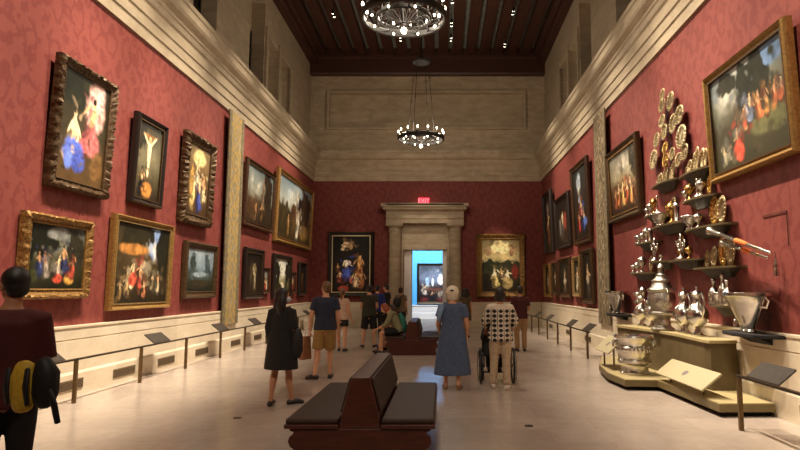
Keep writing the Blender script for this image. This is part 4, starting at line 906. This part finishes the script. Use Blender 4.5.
def person(label, loc, rz, h, top, bottom, shoes, skin=SKIN, hair=('short', None), female=False, J=None, head=(0, 0), sleeve=.5, slim=1.0, leg=None, top_hem=None, voxel=.0085, dress=None, curl=(.5, .5), mask=None, build_=1.0, sock=None, gfx=None):
    s = h/1.75
    j = dict(cr=V(0, 0, .84), pe=V(0, 0, .94), wa=V(0, .01, 1.09), ch=V(0, .01, 1.27), sh=V(0, -.01, 1.405), nk=V(0, -.01, 1.475), hd=V(0, .02, 1.64),
             shL=V(-.175, -.01, 1.405), shR=V(.175, -.01, 1.405), elL=V(-.225, -.03, 1.13), elR=V(.225, -.03, 1.13), wrL=V(-.235, .05, .89), wrR=V(.235, .05, .89),
             hiL=V(-.09, 0, .9), hiR=V(.09, 0, .9), knL=V(-.1, .02, .49), knR=V(.1, .02, .49), anL=V(-.1, -.02, .085), anR=V(.1, -.02, .085), toL=V(-.13, .15, .03), toR=V(.13, .15, .03))
    if female:
        j['shL'].x, j['shR'].x = -.155, .155; j['elL'].x, j['elR'].x = -.2, .2; j['wrL'].x, j['wrR'].x = -.22, .22
    for k2, v in (J or {}).items(): j[k2] = V(*v)
    right = V(1, 0, 0)
    spine = [j['cr'], j['pe'], j['wa'], j['ch'], j['sh'], j['nk']]
    tr = [(.1, .085), (.165, .112), (.138, .1), (.158, .112), (.15, .09), (.07, .062)]
    if female: tr = [(.1, .088), (.172, .115), (.124, .092), (.142, .108), (.132, .085), (.058, .055)]
    b_ = build_; tr = [(a*b_, c*b_) for a, c in tr]
    mb = MB(); mb.limb(spine, tr, right, 20)
    U = (j['nk']-j['sh']).normalized(); HD = Matrix.Rotation(head[0], 3, 'Z') @ Matrix.Rotation(head[1], 3, 'X')
    hc = j['hd']
    mb.limb([j['sh'], j['nk'], hc+HD @ V(0, -.025, -.06)], [.07, .058 if not female else .05, .052 if not female else .046], right, 14)
    Hp = lambda x, y, z: hc+HD @ V(x, y, z)
    mb.ell(hc+HD @ V(0, -.008, .02), (.076, .096, .096), HD); mb.ell(Hp(0, .022, -.045), (.058, .068, .075), HD); mb.ell(Hp(0, .04, -.09), (.034, .036, .026), HD)
    mb.limb([Hp(0, .088, .005), Hp(0, .106, -.028), Hp(0, .1, -.04)], [.01, .015, .014], None, 8)
    for e in (-1, 1): mb.ell(Hp(e*.078, -.01, -.012), (.012, .022, .034), HD, 10, 8)
    arms = {}
    for sd, e in (('L', -1), ('R', 1)):
        S_, E_, W_ = j['sh'+sd], j['el'+sd], j['wr'+sd]
        mid = S_.lerp(E_, .5); fm = E_.lerp(W_, .35)
        mb.limb([j['sh'].lerp(S_, .5), S_, mid, E_], [.07*b_, .056*b_, .047*b_, .039*b_], None, 14)
        mb.limb([E_, fm, W_], [.04*b_, .04*b_, .026*b_], None, 14)
        d = (W_-E_).normalized(); n = V(-e, .3, 0)
        if abs(d.z) < .7: n = V(-e*.6, 0, -.8)
        hand(mb, W_, d, n, curl[0 if e < 0 else 1], 1.0, 1)
        H_, K_, A_, T_ = j['hi'+sd], j['kn'+sd], j['an'+sd], j['to'+sd]
        th = H_.lerp(K_, .5); cf = K_.lerp(A_, .32)+(A_-T_).normalized()*.012
        mb.limb([j['pe'].lerp(H_, .6), H_, th, K_], [.085*b_, .088*b_, .072*b_, .054], None, 16)
        mb.limb([K_, cf, K_.lerp(A_, .75), A_], [.054, .056, .038, .036], None, 14)
        hl = A_+(A_-T_)*V(1, 1, 0)*.28; hl.z = A_.z-.05
        mb.limb([hl, A_+V(0, 0, -.03), A_.lerp(T_, .6)+V(0, 0, -.01), T_], [.032, .04, (.04, .03), (.036, .02)], None, 12)
        arms[sd] = (S_, E_, W_, H_, K_, A_, T_, hl)
    def fin(m, nm, mt, vx, sm=3):
        m.v = [tuple(Vector(v)*s) for v in m.v]; return finish_remesh(m, nm, mt, vx, sm)
    P = fin(mb, 'person', skin, voxel); P.location = loc; P.rotation_euler = (0, 0, rz); tag(P, label, 'person')
    def child(m, nm, mt, vx=.012, sm=4):
        o = fin(m, nm, mt, vx, sm); o.parent = P; return o
    def simple(m, nm, mt):
        m.v = [tuple(Vector(v)*s) for v in m.v]; return m.build(nm, mt, P, True)
    for e in (-1, 1): simple(MB().ell(Hp(e*.03, .083, .012), (.013, .009, .008), HD, 10, 8), 'eye', EYE)
    simple(MB().ell(Hp(0, .086, -.064), (.023, .012, .008), HD, 10, 8), 'mouth', LIP)
    if mask:
        simple(MB().ell(Hp(0, .052, -.052), (.066, .066, .055), HD, 18, 12), 'face_mask', mask)
    # hair
    hk, hm = hair
    if hk != 'bald':
        hb = MB()
        hb.ell(Hp(0, -.022, .034), (.087, .1, .1), HD)
        if hk == 'short': hb.ell(Hp(0, -.055, -.02), (.076, .06, .075), HD)
        if hk in ('bob', 'puff'):
            hb.ell(Hp(0, -.055, -.03), (.09, .07, .1), HD)
            for e in (-1, 1): hb.ell(Hp(e*.068, -.02, -.03), (.03, .06, .085), HD)
            if hk == 'puff': hb.ell(Hp(0, -.035, .03), (.118, .122, .115), HD)
        if hk in ('long', 'verylong'):
            L = .26 if hk == 'long' else .34
            for e in (-1, 0, 1):
                hb.limb([Hp(e*.06, -.03-.03*(e == 0), .06), Hp(e*.085, -.04-.035*(e == 0), -.06), Hp(e*.09, -.055-.03*(e == 0), -.16), Hp(e*.07, -.07-.02*(e == 0), -L)], [(.055, .055), (.068, .06), (.075, .055), (.045, .035)], right, 12)
        if hk == 'bun':
            hb.ell(Hp(0, -.1, .07), (.05, .05, .045), HD)
            hb.ell(Hp(0, -.05, -.02), (.078, .062, .08), HD)
        if hk == 'pony':
            hb.ell(Hp(0, -.05, -.01), (.078, .062, .075), HD)
            hb.limb([Hp(0, -.1, .06), Hp(0, -.14, 0), Hp(0, -.13, -.12), Hp(0, -.11, -.2)], [.03, .036, .032, .015], right, 10)
        child(hb, 'hair', hm, .011, 2)
    infl = lambda r, a, k2=1.0: (r[0]*k2+a, r[1]*k2+a)
    if dress:
        dm, rings, slv = dress   # rings: list of (z, rx, ry)
        m = MB(); m.limb([V(0, .0, z) for z, _, _ in rings]+[j['sh']+V(0, 0, -.03), j['nk']-V(0, 0, .005)], [(a, c) for _, a, c in rings]+[infl(tr[4], .024), infl(tr[5], .012)], right, 32, False)
        for sd in 'LR':
            S_, E_, W_ = arms[sd][:3]
            m.limb([j['sh'].lerp(S_, .5), S_, S_.lerp(E_, slv)], [.085*b_, .076*b_, .074*b_], None, 16, False)
            if slv > .95: m.limb([E_, E_.lerp(W_, .9)], [.062, .046], None, 14, False)
        child(m, 'dress', dm)
    if top:
        m = MB(); hz = top_hem if top_hem is not None else .35   # lerp between crotch and pelvis
        lo = j['cr'].lerp(j['pe'], hz)
        m.limb([lo, j['pe']+(j['wa']-j['pe'])*.3, j['wa'], j['ch'], j['sh']+(j['nk']-j['sh'])*-.2, j['nk']], [infl(tr[1], .034), infl(tr[1], .026), infl(tr[2], .038), infl(tr[3], .03), infl(tr[4], .03), infl(tr[5], .012)], right, 28, False)
        for sd in 'LR':
            S_, E_, W_ = arms[sd][:3]
            q = min(sleeve, 1.0)
            m.limb([j['sh'].lerp(S_, .45), S_, S_.lerp(E_, q*.6), S_.lerp(E_, q)], [.082*b_, .077*b_, .071*b_, .07*b_], None, 16, False)
            if sleeve > 1: m.limb([S_.lerp(E_, .9), E_, E_.lerp(W_, sleeve-1)], [.062*b_, .058*b_, .048*b_], None, 14, False)
        child(m, 'shirt', top)
    if bottom:
        kind, bmat_ = bottom; m = MB()
        wt = j['pe'].lerp(j['wa'], .55)
        m.limb([j['cr']+V(0, 0, .0), j['cr'].lerp(j['pe'], .5), j['pe'], wt], [infl(tr[0], .05), infl(tr[1], .022), infl(tr[1], .022), infl(tr[2], .026)], right, 24, False)
        for sd in 'LR':
            S_, E_, W_, H_, K_, A_, T_, hl = arms[sd]
            if kind == 'shorts': m.limb([j['pe'].lerp(H_, .6), H_, H_.lerp(K_, .5), H_.lerp(K_, leg or .92)], [.1*b_, .106*b_, .1*b_, .096*b_], None, 18, False)
            elif kind == 'trousers': m.limb([j['pe'].lerp(H_, .6), H_, H_.lerp(K_, .5), K_, K_.lerp(A_, .5), A_+V(0, 0, .0)], [.1*b_, .106*b_, .092*b_, .076, .07, .064], None, 18, False)
        child(m, {'shorts': 'shorts', 'trousers': 'trousers'}[kind], bmat_)
    for sd in 'LR':
        A_, T_, hl = arms[sd][5:8]; f = (T_-A_)*V(1, 1, 0); f.normalize()
        m = MB(); ground = 0.0
        z0 = T_.z-.03+.028
        m.limb([hl+V(0, 0, 0)-f*.0+V(0, 0, .0), A_+V(0, 0, -.04), A_.lerp(T_, .55)+V(0, 0, -.008), T_+f*.015], [.04, (.045, .044), (.047, .037), (.042, .027)], None, 14)
        o = simple(m, 'shoe', shoes)
    return P, arms, s

# --- the maroon shirted man nearest, cut by the left edge
M_maroon = cl('maroon_cloth', (70, 14, 14)); M_navy = cl('navy_cloth', (34, 40, 58)); M_khaki = cl('khaki_cloth', (150, 116, 62)); M_black = cl('black_cloth', (24, 21, 20)); M_dgreen = cl('dark_green_cloth', (52, 52, 38))
M_shoe = mat('dark_shoe', (34, 28, 26), .5); M_wshoe = mat('white_shoe', (220, 210, 196), .5)
person('man in maroon shirt seen from behind, nearest at the left edge', (-3.06, 4.3, 0), .55, 1.79, M_maroon, ('trousers', M_black), M_shoe, SKIN_T, ('short', HAIR_BK), J=dict(elL=(-.27, .02, 1.14), wrL=(-.12, .24, 1.12), elR=(.215, .02, 1.12), wrR=(.1, .25, 1.1), shR=(.17, -.01, 1.4), shL=(-.18, -.01, 1.4)), head=(.45, -.05), sleeve=.98, build_=1.04, top_hem=-.3, curl=(1.0, 1.0))
bt = thing('sling_bag', 'yellow and black sling bag at the hip of the nearest maroon shirted man', 'bag', (-2.69, 3.93, .87), -.15); bt.scale = (1.1, 1.1, 1.1)
M_yel = mat('yellow_nylon', (206, 168, 48), .6, 0, 30, .2); M_bk = mat('black_nylon', (22, 20, 20), .6, 0, 30, .25)
MB().limb([(.01, 0, .03), (.0, 0, .08), (.0, .0, .2), (.01, 0, .26)], [(.06, .04), (.075, .05), (.075, .05), (.06, .04)], (1, 0, 0), 20).build('yellow_pouch', M_yel, bt, True)
MB().limb([(.12, .03, .06), (.12, .03, .11), (.12, .03, .22), (.1, .03, .28)], [(.06, .05), (.078, .06), (.078, .06), (.05, .04)], (1, 0, 0), 20).build('black_pouch', M_bk, bt, True)
for x0, x1 in ((-.075, -.05), (.05, .075)):
    MB().limb([(x0, -.03, .25), (x0+.01, -.05, .15), (x1, -.045, .05)], [(.016, .008), (.018, .01), (.014, .008)], (1, 0, 0), 10).build('strap', M_bk, bt, True)
MB().limb([(.17, 0, .13), (.21, 0, .05), (.24, 0, -.05)], [(.02, .01), (.022, .01), (.02, .01)], (1, 0, 0), 10).build('strap', M_bk, bt, True)

# --- woman in black
person('woman in black with long black hair and face mask near the left rail', (-2.33, 8.8, 0), -.2, 1.65, None, None, M_shoe, SKIN_T, ('verylong', HAIR_BK), True, dict(elR=(.21, -.02, 1.14), wrR=(.2, .12, .96), anL=(-.12, -.08, .085), toL=(-.16, .08, .03), knL=(-.1, .0, .49), anR=(.14, .1, .085), toR=(.26, .2, .03), knR=(.1, .06, .49)), head=(-.85, 0),
       dress=(M_black, [(.54, .27, .2), (.75, .25, .18), (.95, .225, .16), (1.1, .19, .14), (1.25, .18, .14)], .98), mask=mat('pale_mask', (196, 196, 204), .8), curl=(.5, .9))
bt = thing('shoulder_bag', 'black shoulder bag hanging at the right side of the woman in black', 'bag', (-2.1, 8.74, .68), -.3)
MB().limb([(0, 0, .02), (0, 0, .1), (0, 0, .3), (0, 0, .38)], [(.07, .05), (.1, .07), (.09, .07), (.06, .05)], (1, 0, 0), 18).build('pouch', M_bk, bt, True)
MB().limb([(-.04, 0, .36), (-.1, 0, .55), (-.13, 0, .72)], [(.02, .008)]*3, (1, 0, 0), 8).build('strap', M_bk, bt, True)

# --- man in navy with paper bag
person('man in navy t-shirt and khaki shorts walking with a paper bag', (-2.2, 11.35, 0), .15, 1.78, M_navy, ('shorts', M_khaki), M_shoe, SKIN, ('short', HAIR_LB), False, dict(elL=(-.25, -.05, 1.13), wrL=(-.27, 0, .88), anL=(-.16, -.14, .1), toL=(-.3, -.06, .035), knL=(-.13, -.02, .5), anR=(.1, .06, .085), toR=(.12, .24, .03), knR=(.09, .08, .49)), head=(.5, 0), sleeve=.62, build_=1.08, curl=(1.1, .6))
bt = thing('paper_bag', 'brown paper carrier bag held low by the man in navy', 'bag', (-2.55, 11.3, .36), 1.0)
M_kraft = mat('kraft_paper', (132, 86, 52), .8, 0, 20, .2)
MB().add([(-.12, -.05, 0), (.12, -.05, 0), (.12, .05, 0), (-.12, .05, 0), (-.05, -.03, .42), (.1, -.03, .42), (.1, .03, .42), (-.05, .03, .42)], [(0, 1, 2, 3), (4, 7, 6, 5), (0, 4, 5, 1), (1, 5, 6, 2), (2, 6, 7, 3), (3, 7, 4, 0)]).build('sack', M_kraft, bt, bevel=.01)
MB().tube([(-.02, 0, .41), (0, 0, .5), (.05, 0, .5), (.07, 0, .41)], .006, 6).build('handle', M_kraft, bt, True)

# --- background visitors
person('woman in pale blouse and dark shorts behind the man in navy', (-2.72, 16.3, 0), -.1, 1.66, cl('pale_pink_cloth', (196, 164, 142)), ('shorts', M_black), M_shoe, SKIN, ('pony', HAIR_LB), True, dict(wrR=(.27, .06, .9), anL=(-.1, .1, .085), toL=(-.12, .26, .03), anR=(.12, -.12, .1), toR=(.14, .04, .03)), leg=.45, sleeve=.3)
person('man in olive t-shirt and dark shorts facing the black framed painting', (-2.12, 17.4, 0), .1, 1.76, M_dgreen, ('shorts', M_black), M_shoe, SKIN, ('short', HAIR_BK), False, dict(wrL=(-.16, .22, 1.05), wrR=(.16, .22, 1.05), anL=(-.17, 0, .085), toL=(-.22, .16, .03), knL=(-.14, .02, .49), anR=(.16, 0, .085), toR=(.22, .16, .03), knR=(.14, .02, .49)), build_=1.12, curl=(.9, .9))
person('person in bright blue long sleeved top beside the man in olive', (-2.28, 21.0, 0), .05, 1.78, cl('blue_cloth', (34, 42, 110)), ('trousers', M_black), M_shoe, SKIN, ('short', HAIR_BK), False, None, sleeve=1.8)
person('dark haired person in black looking left near the doorway column', (-2.1, 22.4, 0), 1.2, 1.82, M_black, ('trousers', M_black), M_shoe, SKIN, ('short', HAIR_BK), False, None, sleeve=.6)
P_, _, _ = person('person in grey brown top with black bag standing before the doorway', (-1.5, 21.4, 0), -.2, 1.7, cl('taupe_cloth', (104, 86, 66)), ('trousers', M_black), M_shoe, SKIN_T, ('bun', HAIR_BR), True, None, sleeve=.5, build_=1.12)
bt = thing('crossbody_bag', 'black crossbody bag on the back of the person before the doorway', 'bag', (-1.62, 21.2, 1.05), .1)
MB().limb([(0, 0, 0), (0, 0, .1), (.02, 0, .24), (.02, 0, .28)], [(.1, .04), (.14, .055), (.13, .05), (.09, .03)], (1, 0, 0), 16).build('pouch', M_bk, bt, True)
MB().limb([(.08, .02, .26), (.16, .04, .36), (.24, .08, .42)], [(.018, .006)]*3, (1, 0, 0), 8).build('strap', M_bk, bt, True)

# --- seated on the farther bench
M_sage = cl('sage_cloth', (128, 124, 92)); M_teal = mat('teal_nylon', (28, 110, 92), .6, 0, 26, .2)
SEAT = dict(cr=(0, -.02, .545), pe=(0, -.03, .62), wa=(0, .03, .75), ch=(0, .11, .9), sh=(0, .2, 1.02), nk=(0, .26, 1.07), hd=(0, .37, 1.17), shL=(-.17, .18, 1.02), shR=(.17, .18, 1.02), elL=(-.23, .3, .76), elR=(.23, .3, .76), wrL=(-.12, .58, .62), wrR=(.12, .58, .62),
            hiL=(-.1, .02, .575), hiR=(.1, .02, .575), knL=(-.14, .44, .535), knR=(.14, .44, .535), anL=(-.13, .42, .085), anR=(.13, .5, .085), toL=(-.15, .58, .03), toR=(.15, .66, .03))
person('seated red haired person in sage shirt bent forward on the farther bench', (-1.16, 15.78, 0), PI/2, 1.72, M_sage, ('shorts', M_black), M_shoe, SKIN, ('bob', HAIR_RD), False, SEAT, head=(0, -.55), sleeve=1.35, leg=.8, top_hem=.2, curl=(.9, .9))
bt = thing('backpack', 'teal backpack worn by the seated person on the farther bench', 'backpack', (-1.0, 15.78, .58), PI/2, None, 0)
o = MB().limb([(0, 0, 0), (0, .0, .1), (0, .06, .3), (0, .11, .42)], [(.12, .05), (.15, .08), (.145, .08), (.1, .05)], (1, 0, 0), 18); o.build('pack', M_teal, bt, True)
for e in (-1, 1): MB().limb([(e*.1, .12, .4), (e*.12, .27, .46), (e*.12, .36, .36)], [(.02, .008)]*3, (1, 0, 0), 8).build('strap', M_bk, bt, True)
S2 = dict(SEAT); S2.update( wa=(0, .02, .72), ch=(0, .08, .92), sh=(0, .13, 1.04), nk=(0, .15, 1.09), hd=(0, .22, 1.22), shL=(-.15, .12, 1.03), shR=(.15, .12, 1.03), elL=(-.2, .2, .78), elR=(.2, .2, .78), wrL=(-.1, .44, .66), wrR=(.1, .44, .66))
person('person in dark red top seated beyond the red haired one on the farther bench', (-1.2, 16.75, 0), PI/2, 1.6, cl('brick_cloth', (122, 48, 40)), ('shorts', M_black), M_shoe, SKIN, ('bob', HAIR_BR), True, S2, head=(0, -.3), sleeve=.5, leg=.7, top_hem=.2)

# --- woman in the blue dress
M_bdress = cl('blue_denim_cloth', (74, 90, 118))
person('white haired woman in long blue dress with short sleeves, seen from behind', (.16, 10.25, 0), 0, 1.68, None, None, mat('tan_sandal', (150, 112, 80), .6), SKIN, ('puff', HAIR_WH), True, dict(shL=(-.18, -.01, 1.39), shR=(.18, -.01, 1.39), elL=(-.25, 0, 1.12), elR=(.25, 0, 1.12), wrL=(-.22, .16, .96), wrR=(.26, .12, .92), anL=(-.12, -.02, .085), toL=(-.14, .14, .03), anR=(.1, -.1, .085), toR=(.13, .06, .03)),
       dress=(M_bdress, [(.24, .33, .23), (.5, .3, .21), (.8, .25, .185), (.95, .225, .165), (1.1, .195, .15), (1.27, .19, .15)], .6), build_=1.18)
bt = thing('light_scarf', 'light blue scarf lying over the left shoulder of the blue dress', 'scarf', (-.03, 10.12, 1.12), .1)
MB().limb([(-.04, .0, .0), (-.03, -.01, .1), (.0, .01, .2), (.02, .07, .27), (.02, .15, .25)], [(.03, .012), (.04, .014), (.045, .014), (.045, .014), (.035, .012)], (1, 0, 0), 14).build('cloth', cl('pale_blue_cloth', (112, 138, 168)), bt, True)
tag(MB().ell((0, 0, 0), (.035, .014, .02), None, 12, 8).build('hair_clip', M_bk, None, True, loc=(.15, 10.13, 1.625)), 'black hair clip in the white hair of the woman in blue', 'hair clip')

# --- woman with patterned top pushing the wheelchair
t_ = NT('patterned_cloth'); s3 = t_.n('ShaderNodeSeparateXYZ'); t_.l(t_.obj(), s3.inputs[0])
cu = t_.math('COSINE', t_.math('MULTIPLY', s3.outputs['X'], 2*PI/.105)); cz = t_.math('COSINE', t_.math('MULTIPLY', s3.outputs['Z'], 2*PI/.08))
a1 = t_.math('GREATER_THAN', t_.math('ADD', cu, t_.math('MULTIPLY', cz, .9)), .25)
a2 = t_.math('GREATER_THAN', t_.math('COSINE', t_.math('MULTIPLY', s3.outputs['X'], 4*PI/.105)), .86)
a3 = t_.math('MAXIMUM', a1, t_.math('MULTIPLY', a2, t_.math('LESS_THAN', cu, 0)))
yoke = t_.math('LESS_THAN', s3.outputs['Z'], 1.315)
t_.col(t_.mix(t_.math('MULTIPLY', a3, yoke), srgb(206, 192, 170), srgb(30, 30, 36))); M_pat = t_.fin(.85)
M_cream = cl('cream_trousers', (186, 164, 134))
person('woman in black and white patterned top and cream trousers pushing a wheelchair', (.97, 10.3, 0), 0, 1.66, M_pat, ('trousers', M_cream), M_wshoe, SKIN_T, ('bob', HAIR_BK), True, dict(shL=(-.17, -.01, 1.4), shR=(.17, -.01, 1.4), elL=(-.27, .02, 1.16), elR=(.27, .02, 1.16), wrL=(-.24, .26, 1.0), wrR=(.24, .26, 1.0), anL=(-.13, 0, .085), toL=(-.13, .17, .03), anR=(.1, -.12, .085), toR=(.14, .04, .03), knL=(-.11, .03, .49), knR=(.1, 0, .49)), sleeve=1.55, build_=1.12, top_hem=-.25, curl=(1.3, 1.3))
wc = thing('wheelchair', 'black wheelchair with large spoked wheels pushed by the patterned woman', 'wheelchair', (.95, 10.82, 0))
M_tyre = mat('black_rubber', (22, 20, 20), .7); M_chrome = mat('bright_steel', (170, 164, 156), .25, 1)
def ring(r, rt, x, c, n=40): return MB().tube([(x, c[0]+r*math.cos(2*PI*i/n), c[1]+r*math.sin(2*PI*i/n)) for i in range(n+1)], rt, 8)
for s in (-1, 1):
    x = s*.285
    wh = ring(.292, .017, x, (0, .309)).build('wheel', M_tyre, wc, True)
    ring(.25, .009, x+s*.04, (0, .309)).build('hand_rim', M_chrome, wh, True)
    sp = MB()
    for i in range(16):
        a = 2*PI*i/16; sp.tube([(x+.02*(-1)**i, 0, .309), (x, .285*math.cos(a), .309+.285*math.sin(a))], .003, 5)
    sp.lathe([(0, -.035), (.03, -.035), (.03, .035), (0, .035)], 14, (x, 0, .309), 'x'); sp.build('spokes', M_chrome, wh, True)
    fr = MB(); xx = s*.23
    fr.tube([(xx, -.1, .3), (xx, -.1, .92), (xx, -.24, .95)], .013, 8); fr.tube([(xx, -.1, .5), (xx, .36, .5), (xx, .46, .14)], .013, 8)
    fr.tube([(xx, -.1, .3), (xx, .4, .3)], .013, 8); fr.tube([(xx, -.06, .72), (xx, .25, .72), (xx, .28, .5)], .013, 8); fr.tube([(xx, 0, .309), (x, 0, .309)], .013, 8)
    fr.build('side_frame', M_dark, wc, True)
    MB().limb([(xx, -.2, .945), (xx, -.31, .955)], [.019, .019], None, 10).build('push_handle', M_tyre, wc, True)
    MB().box(xx-.03, -.02, .73, xx+.03, .26, .76).build('armrest', M_bk, wc, bevel=.01)
    c = ring(.075, .018, s*.22, (.4, .093), 20); c.tube([(s*.22, .4, .093), (s*.22, .38, .3)], .012, 8); c.build('caster', M_tyre, wc, True)
    MB().box(s*.03 if s > 0 else -.2, .44, .12, .2 if s > 0 else -.03, .6, .135).build('footrest', M_dark, wc, bevel=.004)
MB().box(-.22, -.08, .47, .22, .36, .5).build('seat', M_bk, wc, bevel=.01)
MB().box(-.22, -.12, .5, .22, -.09, .9).build('backrest', M_bk, wc, bevel=.01)
W3 = dict(SEAT); W3.update(cr=(0, -.0, .53), pe=(0, 0, .61), wa=(0, -.0, .75), ch=(0, .01, .93), sh=(0, .03, 1.07), nk=(0, .04, 1.13), hd=(0, .09, 1.27), shL=(-.17, .02, 1.06), shR=(.17, .02, 1.06), elL=(-.24, .02, .82), elR=(.24, .02, .82), wrL=(-.17, .24, .76), wrR=(.17, .24, .76),
          hiL=(-.1, .06, .59), hiR=(.1, .06, .59), knL=(-.11, .46, .58), knR=(.11, .46, .58), anL=(-.1, .5, .23), anR=(.1, .5, .23), toL=(-.1, .66, .18), toR=(.1, .66, .18))
person('person in dark clothes sitting in the wheelchair', (.95, 10.82, 0), 0, 1.66, M_black, ('trousers', M_black), M_shoe, SKIN, ('short', HAIR_GY), False, W3, sleeve=1.6)

person('man in maroon shirt and khaki trousers before the ornate gold painting', (2.08, 16.3, 0), .1, 1.72, cl('wine_cloth', (66, 20, 20)), ('trousers', cl('beige_trousers', (150, 116, 78))), M_shoe, SKIN_T, ('short', HAIR_BK), False, dict(wrL=(-.14, .22, 1.05), wrR=(.18, .22, 1.05)), build_=1.06, curl=(.9, .9), sleeve=.7)
person('dark haired woman in olive dress partly behind the white haired woman', (.78, 20.9, 0), .2, 1.68, None, None, M_shoe, SKIN, ('long', HAIR_BK), True, None, dress=(cl('olive_dress_cloth', (88, 74, 48)), [(.6, .22, .16), (.8, .21, .16), (.95, .2, .145), (1.1, .165, .12), (1.27, .17, .13)], .5))

# ------------------------------------------------------------------ lights
def spot(x, y, z, tx, ty, tz, W, ang=43, blend=.9, col=(1, .85, .67), rad=.09):
    l = bpy.data.lights.new('spot', 'SPOT'); l.energy = W; l.spot_size = R(ang); l.spot_blend = blend; l.color = col; l.shadow_soft_size = rad
    o = bpy.data.objects.new('spot', l); C.objects.link(o); o.location = (x, y, z)
    o.rotation_euler = (Vector((tx, ty, tz))-Vector((x, y, z))).to_track_quat('-Z', 'Y').to_euler(); return o
def point(x, y, z, W, col=(1, .85, .67), rad=.1):
    l = bpy.data.lights.new('point', 'POINT'); l.energy = W; l.color = col; l.shadow_soft_size = rad
    o = bpy.data.objects.new('point', l); C.objects.link(o); o.location = (x, y, z); return o
ZL = 11.8; K = 1.75
for y, ty, tz, W in ((4.0, 5.5, 2.6, 2600), (7.6, 8.6, 2.8, 3600), (10.0, 10.9, 2.7, 3600), (12.4, 13.4, 2.7, 3400), (15.4, 16.3, 2.9, 2600), (18.0, 18.8, 3.0, 2600), (21.2, 22.6, 3.2, 2600)):
    spot(-1.8, y, ZL, LX, ty, tz, W*K)
for y, ty, tz, W in ((5.0, 6.0, 2.8, 2400), (9.3, 8.2, 3.1, 2600), (11.4, 10.4, 3.0, 1700), (13.4, 11.4, 2.6, 2000), (12.9, 9.0, 1.6, 1300), (15.4, 14.6, 3.2, 2800), (18.4, 18.6, 3.1, 2600), (22.0, 22.4, 3.1, 2600)):
    spot(.3, y, ZL, RX, ty, tz, W*K)
spot(-2.6, 21, ZL, -4.1, FY, 2.7, 2300, 13); spot(1.4, 21, ZL, 2.6, FY, 2.7, 4200, 13); spot(-.8, 20.5, ZL, -.8, FY, 4.0, 1500, 17)
for tx, ty, W in ((-3.2, 4.0, 700), (-1.5, 8.5, 1100), (.8, 9.5, 1100), (2.5, 6.5, 700)): spot(MIDX+(.6 if tx > 0 else -.6), -2.5, ZL, tx, ty, .6, W, 46)  # unseen fill spots added behind the camera to brighten the visitors' backs
for cy in (10.75, 20.0):
    for i in range(4):
        a = PI/2*i+.4; point(MIDX+.77*math.cos(a), cy+.77*math.sin(a), 7.2, 74, (1, .86, .67))
    point(MIDX, cy, 6.3, 55, (1, .86, .67))
# unseen lamps added to brighten the blue gallery
spot(-.8, 30.2, 5.8, -.8, 34.2, 2.9, 2200, 62, .6, (.86, .93, 1), .2)
point(-.8, 29.4, 4.6, 70, (.95, .96, 1), .3)

w = bpy.data.worlds.new('night'); bpy.context.scene.world = w; w.use_nodes = True
w.node_tree.nodes['Background'].inputs[0].default_value = (.02, .016, .012, 1); w.node_tree.nodes['Background'].inputs[1].default_value = .2

# ------------------------------------------------------------------ camera
cd = bpy.data.cameras.new('camera'); cam = bpy.data.objects.new('camera', cd); C.objects.link(cam)
cd.sensor_width = 36; cd.lens = 27; cd.shift_x = -43/800; cd.clip_end = 200
cam.location = (0, 0, 1.65); cam.rotation_euler = (R(96.1), 0, 0)
sc = bpy.context.scene; sc.camera = cam
sc.view_settings.view_transform = 'Standard'; sc.view_settings.look = 'None'; sc.view_settings.gamma = 1; sc.view_settings.use_curve_mapping = False
sc.view_settings.exposure = 0.0
sc.cycles.use_denoising = True; sc.cycles.max_bounces = 8; sc.cycles.diffuse_bounces = 5; sc.cycles.sample_clamp_indirect = 6
